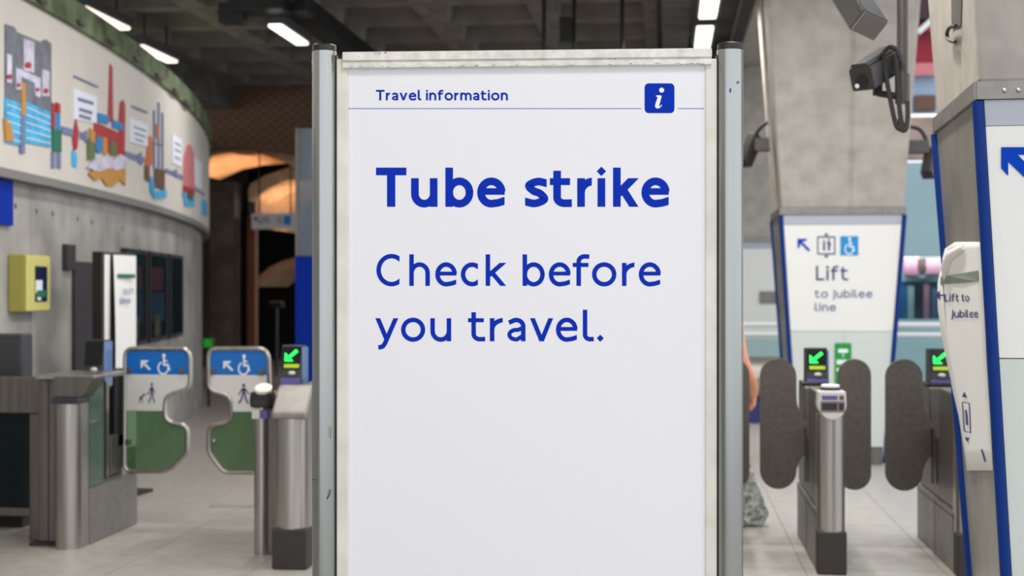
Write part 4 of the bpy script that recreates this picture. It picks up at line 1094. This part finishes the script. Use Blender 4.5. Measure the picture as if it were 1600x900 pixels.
# small spotlight arm near the far pillar
q = hy(1198, 42, 19.5); qa = hy(1150, 12, 19.5); qb = hy(1206, 8, 19.5)
sl_ = thing('spot_lamp', 'small bright spot lamp on a bracket near the top of the far pillar', 'lamp', (qb.x, 19.5, 0))
MB().tube([(qa.x-qb.x, 0, qa.z), (0, 0, qb.z)], .035, 8).tube([(0, 0, qb.z), (0, 0, 4.62)], .03, 8).build('bracket', 'pole', sl_)
MB().tube(spline([(qa.x-qb.x+.1, 0, qa.z), (qa.x-qb.x+.08, -.02, qa.z-.2), (qa.x-qb.x+.22, -.02, qa.z-.26), (qa.x-qb.x+.26, 0, qa.z)], 5), .014, 6).build('cable', 'cable', sl_)
MB().ball((q.x-qb.x, 0, q.z), .045, 12).build('bulb', 'glare', sl_, smooth=True)
MB().tube([(q.x-qb.x, 0, q.z+.03), (q.x-qb.x, 0, qb.z)], .012, 6).build('stem', 'pole', sl_)

# ---- beyond the right gates: rail, counter, shopfront
bal = thing('balustrade', 'glass balustrade with pale rails behind the right pillars', 'balustrade', (0.9, 17.6, 0))
for z in (.98, 1.10): MB().tube([(-.6, 0, z), (6.5, 0, z)], .03, 10).build('rail', 'rail_white', bal, smooth=True)
for k_ in range(6):
    MB().box(-.55+k_*1.2, .58+k_*1.2, -.008, .008, .12, .92).build('glass_pane', 'glass_clear', bal)
    MB().box(-.59+k_*1.2, -.56+k_*1.2, -.03, .03, 0, 1.08).build('post', 'rail_white', bal)
MB().box(-.6, 6.5, -.04, .04, 0, .11).build('kerb', 'trim_blue', bal)
a = hy(1140, 655, 16.6); b = hy(1236, 655, 16.6)
ct = thing('steel_counter', 'low rounded stainless counter between the board and the lift sign pillar', 'counter', ((a.x+b.x)/2, 16.6, 0))
Wc = (b.x-a.x)/2
MB().pyz([(.0+.30*math.cos(t_), .50+.26*math.sin(t_)) for t_ in [2*PI*i/28 for i in range(28)]], -Wc, Wc).build('rounded_front', 'steel', ct, smooth=True)
MB().box(-Wc+.03, Wc-.03, -.16, .2, 0, .30).build('plinth', 'picto_navy', ct)

YS = 25.5
shop = thing('shopfront', 'distant pale teal shopfront with crowded window display, seen between the pillars', 'building', (3.0, YS, 0))
def sbox(px0, px1, py0, py1, name, m, d0=0, d1=.3):
    a = hy(px0, py1, YS+d0); b = hy(px1, py0, YS+d0)
    return MB().box(a.x-3, b.x-3, d0, d1, max(0, a.z), b.z).build(name, m, shop)
sbox(1290, 1800, 250, 402, 'fascia', 'shop_teal'); sbox(1290, 1800, 178, 250, 'stone_band', 'shop_stone'); sbox(1290, 1800, -160, 178, 'upper_face', 'shop_blue', .1, .3)
sbox(1290, 1800, 402, 440, 'display_shelf', 'shop_pale', .4, .6); sbox(1290, 1800, 430, 560, 'display_back', 'shop_dark', .8, 1.0); sbox(1290, 1800, 500, 640, 'stall_riser', 'shop_teal', -.02, .3)
sbox(1413, 1436, 402, 430, 'hung_garment', 'shop_pink', .2, .3); sbox(1446, 1474, 404, 428, 'hung_garment', 'shop_pink', .2, .3); sbox(1434, 1447, 404, 424, 'hung_garment', 'm_brown', .2, .3)
sbox(1408, 1416, 440, 500, 'hung_garment', 'm_blue', .3, .4); sbox(1418, 1428, 446, 498, 'hung_garment', 'shop_pale', .3, .4); sbox(1444, 1452, 438, 498, 'hung_garment', 'shop_pink', .3, .4); sbox(1456, 1466, 450, 500, 'hung_garment', 'm_slate', .3, .4)
sbox(1400, 1480, 429, 434, 'shelf_edge', 'rail_white', .24, .3)
sbox(1290, 1800, 402, 500, 'window_glass', 'glass_case', .02, .03)
sbox(1428, 1470, 0, 112, 'hanging_banner', 'banner', -.1, .05); sbox(1426, 1470, -30, 30, 'dark_soffit', 'banner_dark', -.3, -.1)
sbox(1415, 1470, 98, 118, 'banner_fringe', 'm_pink', -.16, -.1); sbox(1430, 1462, 148, 172, 'wall_lantern', 'm_brown', -.05, .1)
q = [hy(a, b, YS-.36) for a, b in ((1434, 46), (1460, 22), (1461, 32), (1437, 54))]
MB().prism([(p.x-3, p.z) for p in q], lambda a, b: (a, -.36, b), lambda a, b: (a, -.31, b)).build('white_strut', 'rail_white', shop)
q = [hy(a, b, YS-.36) for a, b in ((1444, 46), (1462, 34), (1462, 50))]
MB().prism([(p.x-3, p.z) for p in q], lambda a, b: (a, -.34, b), lambda a, b: (a, -.31, b)).build('red_flag', 'm_red', shop)

sl2 = area('display_fill', (1.5, .07, 2.07), (math.radians(40), 0, 0), 4.0, .05, 48, (1, .95, .92)); sl2.parent = shop  # unseen fill light added to brighten the window display
# ---- the person walking through, mostly hidden behind the board
gx, gy = .297, 9.36
per = thing('person', 'person in a long patterned dress with a bare arm, mostly hidden behind the board', 'person', (gx, gy, 0), 0)
def skin_body(name, joints, edges, m, parent, root=0, sub=2):
    me = bpy.data.meshes.new(name); me.from_pydata([j[0] for j in joints], edges, [])
    o = bpy.data.objects.new(name, me); C.objects.link(o); me.materials.append(M[m])
    md = o.modifiers.new('skin', 'SKIN'); md.use_smooth_shade = True
    lay = me.skin_vertices[0] if me.skin_vertices else None
    if lay is None:
        me.attributes.new if False else None
    for i, j in enumerate(joints):
        r = j[1]; r = r if isinstance(r, tuple) else (r, r)
        me.skin_vertices[0].data[i].radius = r; me.skin_vertices[0].data[i].use_root = (i == root)
    sb = o.modifiers.new('sub', 'SUBSURF'); sb.levels = sub; sb.render_levels = sub
    o.parent = parent; return o
J = [((0, 0, .92), (.15, .11)), ((0, 0, 1.08), (.12, .09)), ((0, 0, 1.26), (.14, .10)), ((0, 0, 1.38), (.10, .075)), ((0, .01, 1.45), .05), ((0, .015, 1.50), .05), ((0, .02, 1.56), (.075, .09)), ((0, .02, 1.62), (.06, .075)),
     ((.15, 0, 1.36), .052), ((.17, -.02, 1.21), .042), ((.20, -.03, 1.07), .037), ((.25, -.02, .96), .038), ((.268, -.01, .885), .028), ((.268, .0, .85), .03),
     ((-.15, 0, 1.36), .052), ((-.2, .0, 1.20), .043), ((-.215, .02, 1.06), .037), ((-.20, .10, .93), .032), ((-.19, .14, .85), .024), ((-.185, .155, .81), .03),
     ((.085, 0, .82), .085), ((.09, .02, .48), .055), ((.095, -.05, .10), .034), ((.10, .05, .05), .034),
     ((-.085, 0, .82), .085), ((-.09, .06, .48), .055), ((-.095, .12, .10), .034), ((-.10, .22, .05), .034)]
E = [(0, 1), (1, 2), (2, 3), (3, 4), (4, 5), (5, 6), (6, 7), (3, 8), (8, 9), (9, 10), (10, 11), (11, 12), (12, 13), (3, 14), (14, 15), (15, 16), (16, 17), (17, 18), (18, 19), (0, 20), (20, 21), (21, 22), (22, 23), (0, 24), (24, 25), (25, 26), (26, 27)]
for s, hand, sh_ in ((1, 13, (.268, .0, .85)), (-1, 19, (-.185, .155, .81))):
    for fi, (dx, dy, l) in enumerate(((-.015, .035, .07), (-.006, .012, .078), (.0, -.012, .074), (.006, -.034, .06))):
        n = len(J); x, y, z = sh_
        J += [((x+s*dx*.6, y+dy*.7, z-.035), .010), ((x+s*(dx-.004), y+dy, z-.035-l*.5), .009), ((x+s*(dx-.02), y+dy+.005, z-.03-l), .008)]
        E += [(hand, n), (n, n+1), (n+1, n+2)]
    n = len(J); J += [((x-s*.012, y+.045, z-.0), .011), ((x-s*.02, y+.062, z-.035), .009)]; E += [(hand, n), (n, n+1)]
body = skin_body('body', J, E, 'skin', per)
MB().lathe([(.19, .04), (.225, .045), (.21, .30), (.20, .55), (.185, .80), (.165, .92), (.135, 1.06), (.15, 1.2), (.165, 1.30), (.13, 1.40), (.07, 1.43)], 32, (0, .0), sx=1.0, sy=.8).build('dress', 'dress', per, smooth=True)
hem = MB().prism([(.14, .52), (.22, .46), (.275, .34), (.32, .20), (.365, .08), (.32, .0), (.22, .01), (.14, .06)], lambda a, b: (a, -.06, b), lambda a, b: (a, .05, b)).build('dress_hem', 'dress', per, bevel=.02)
MB().ball((0, .0, 1.585), .108, 16, sx=.88, sy=1.0, sz=1.02).ball((0, -.04, 1.47), .07, 12, sx=1.2, sy=.6, sz=1.7).build('hair', 'hair', per, smooth=True)
fc = MB()
for s in (-1, 1): fc.ball((s*.032, .105, 1.565), .011, 10)
fc.build('eye', 'white_print', body, split=True)
MB().ball((0, .115, 1.54), .014, 8, sz=1.5).build('nose', 'skin', body, smooth=True); MB().ball((0, .106, 1.505), .02, 8, sz=.35, sy=.5).build('mouth', 'm_pink', body, smooth=True)
for s in (-1, 1): MB().ball((s*.1-(.0 if s > 0 else 0), (.05 if s > 0 else .2), .035), .05, 10, sy=2.1, sz=.7, sx=.8).build('shoe', 'shoe', per, smooth=True)
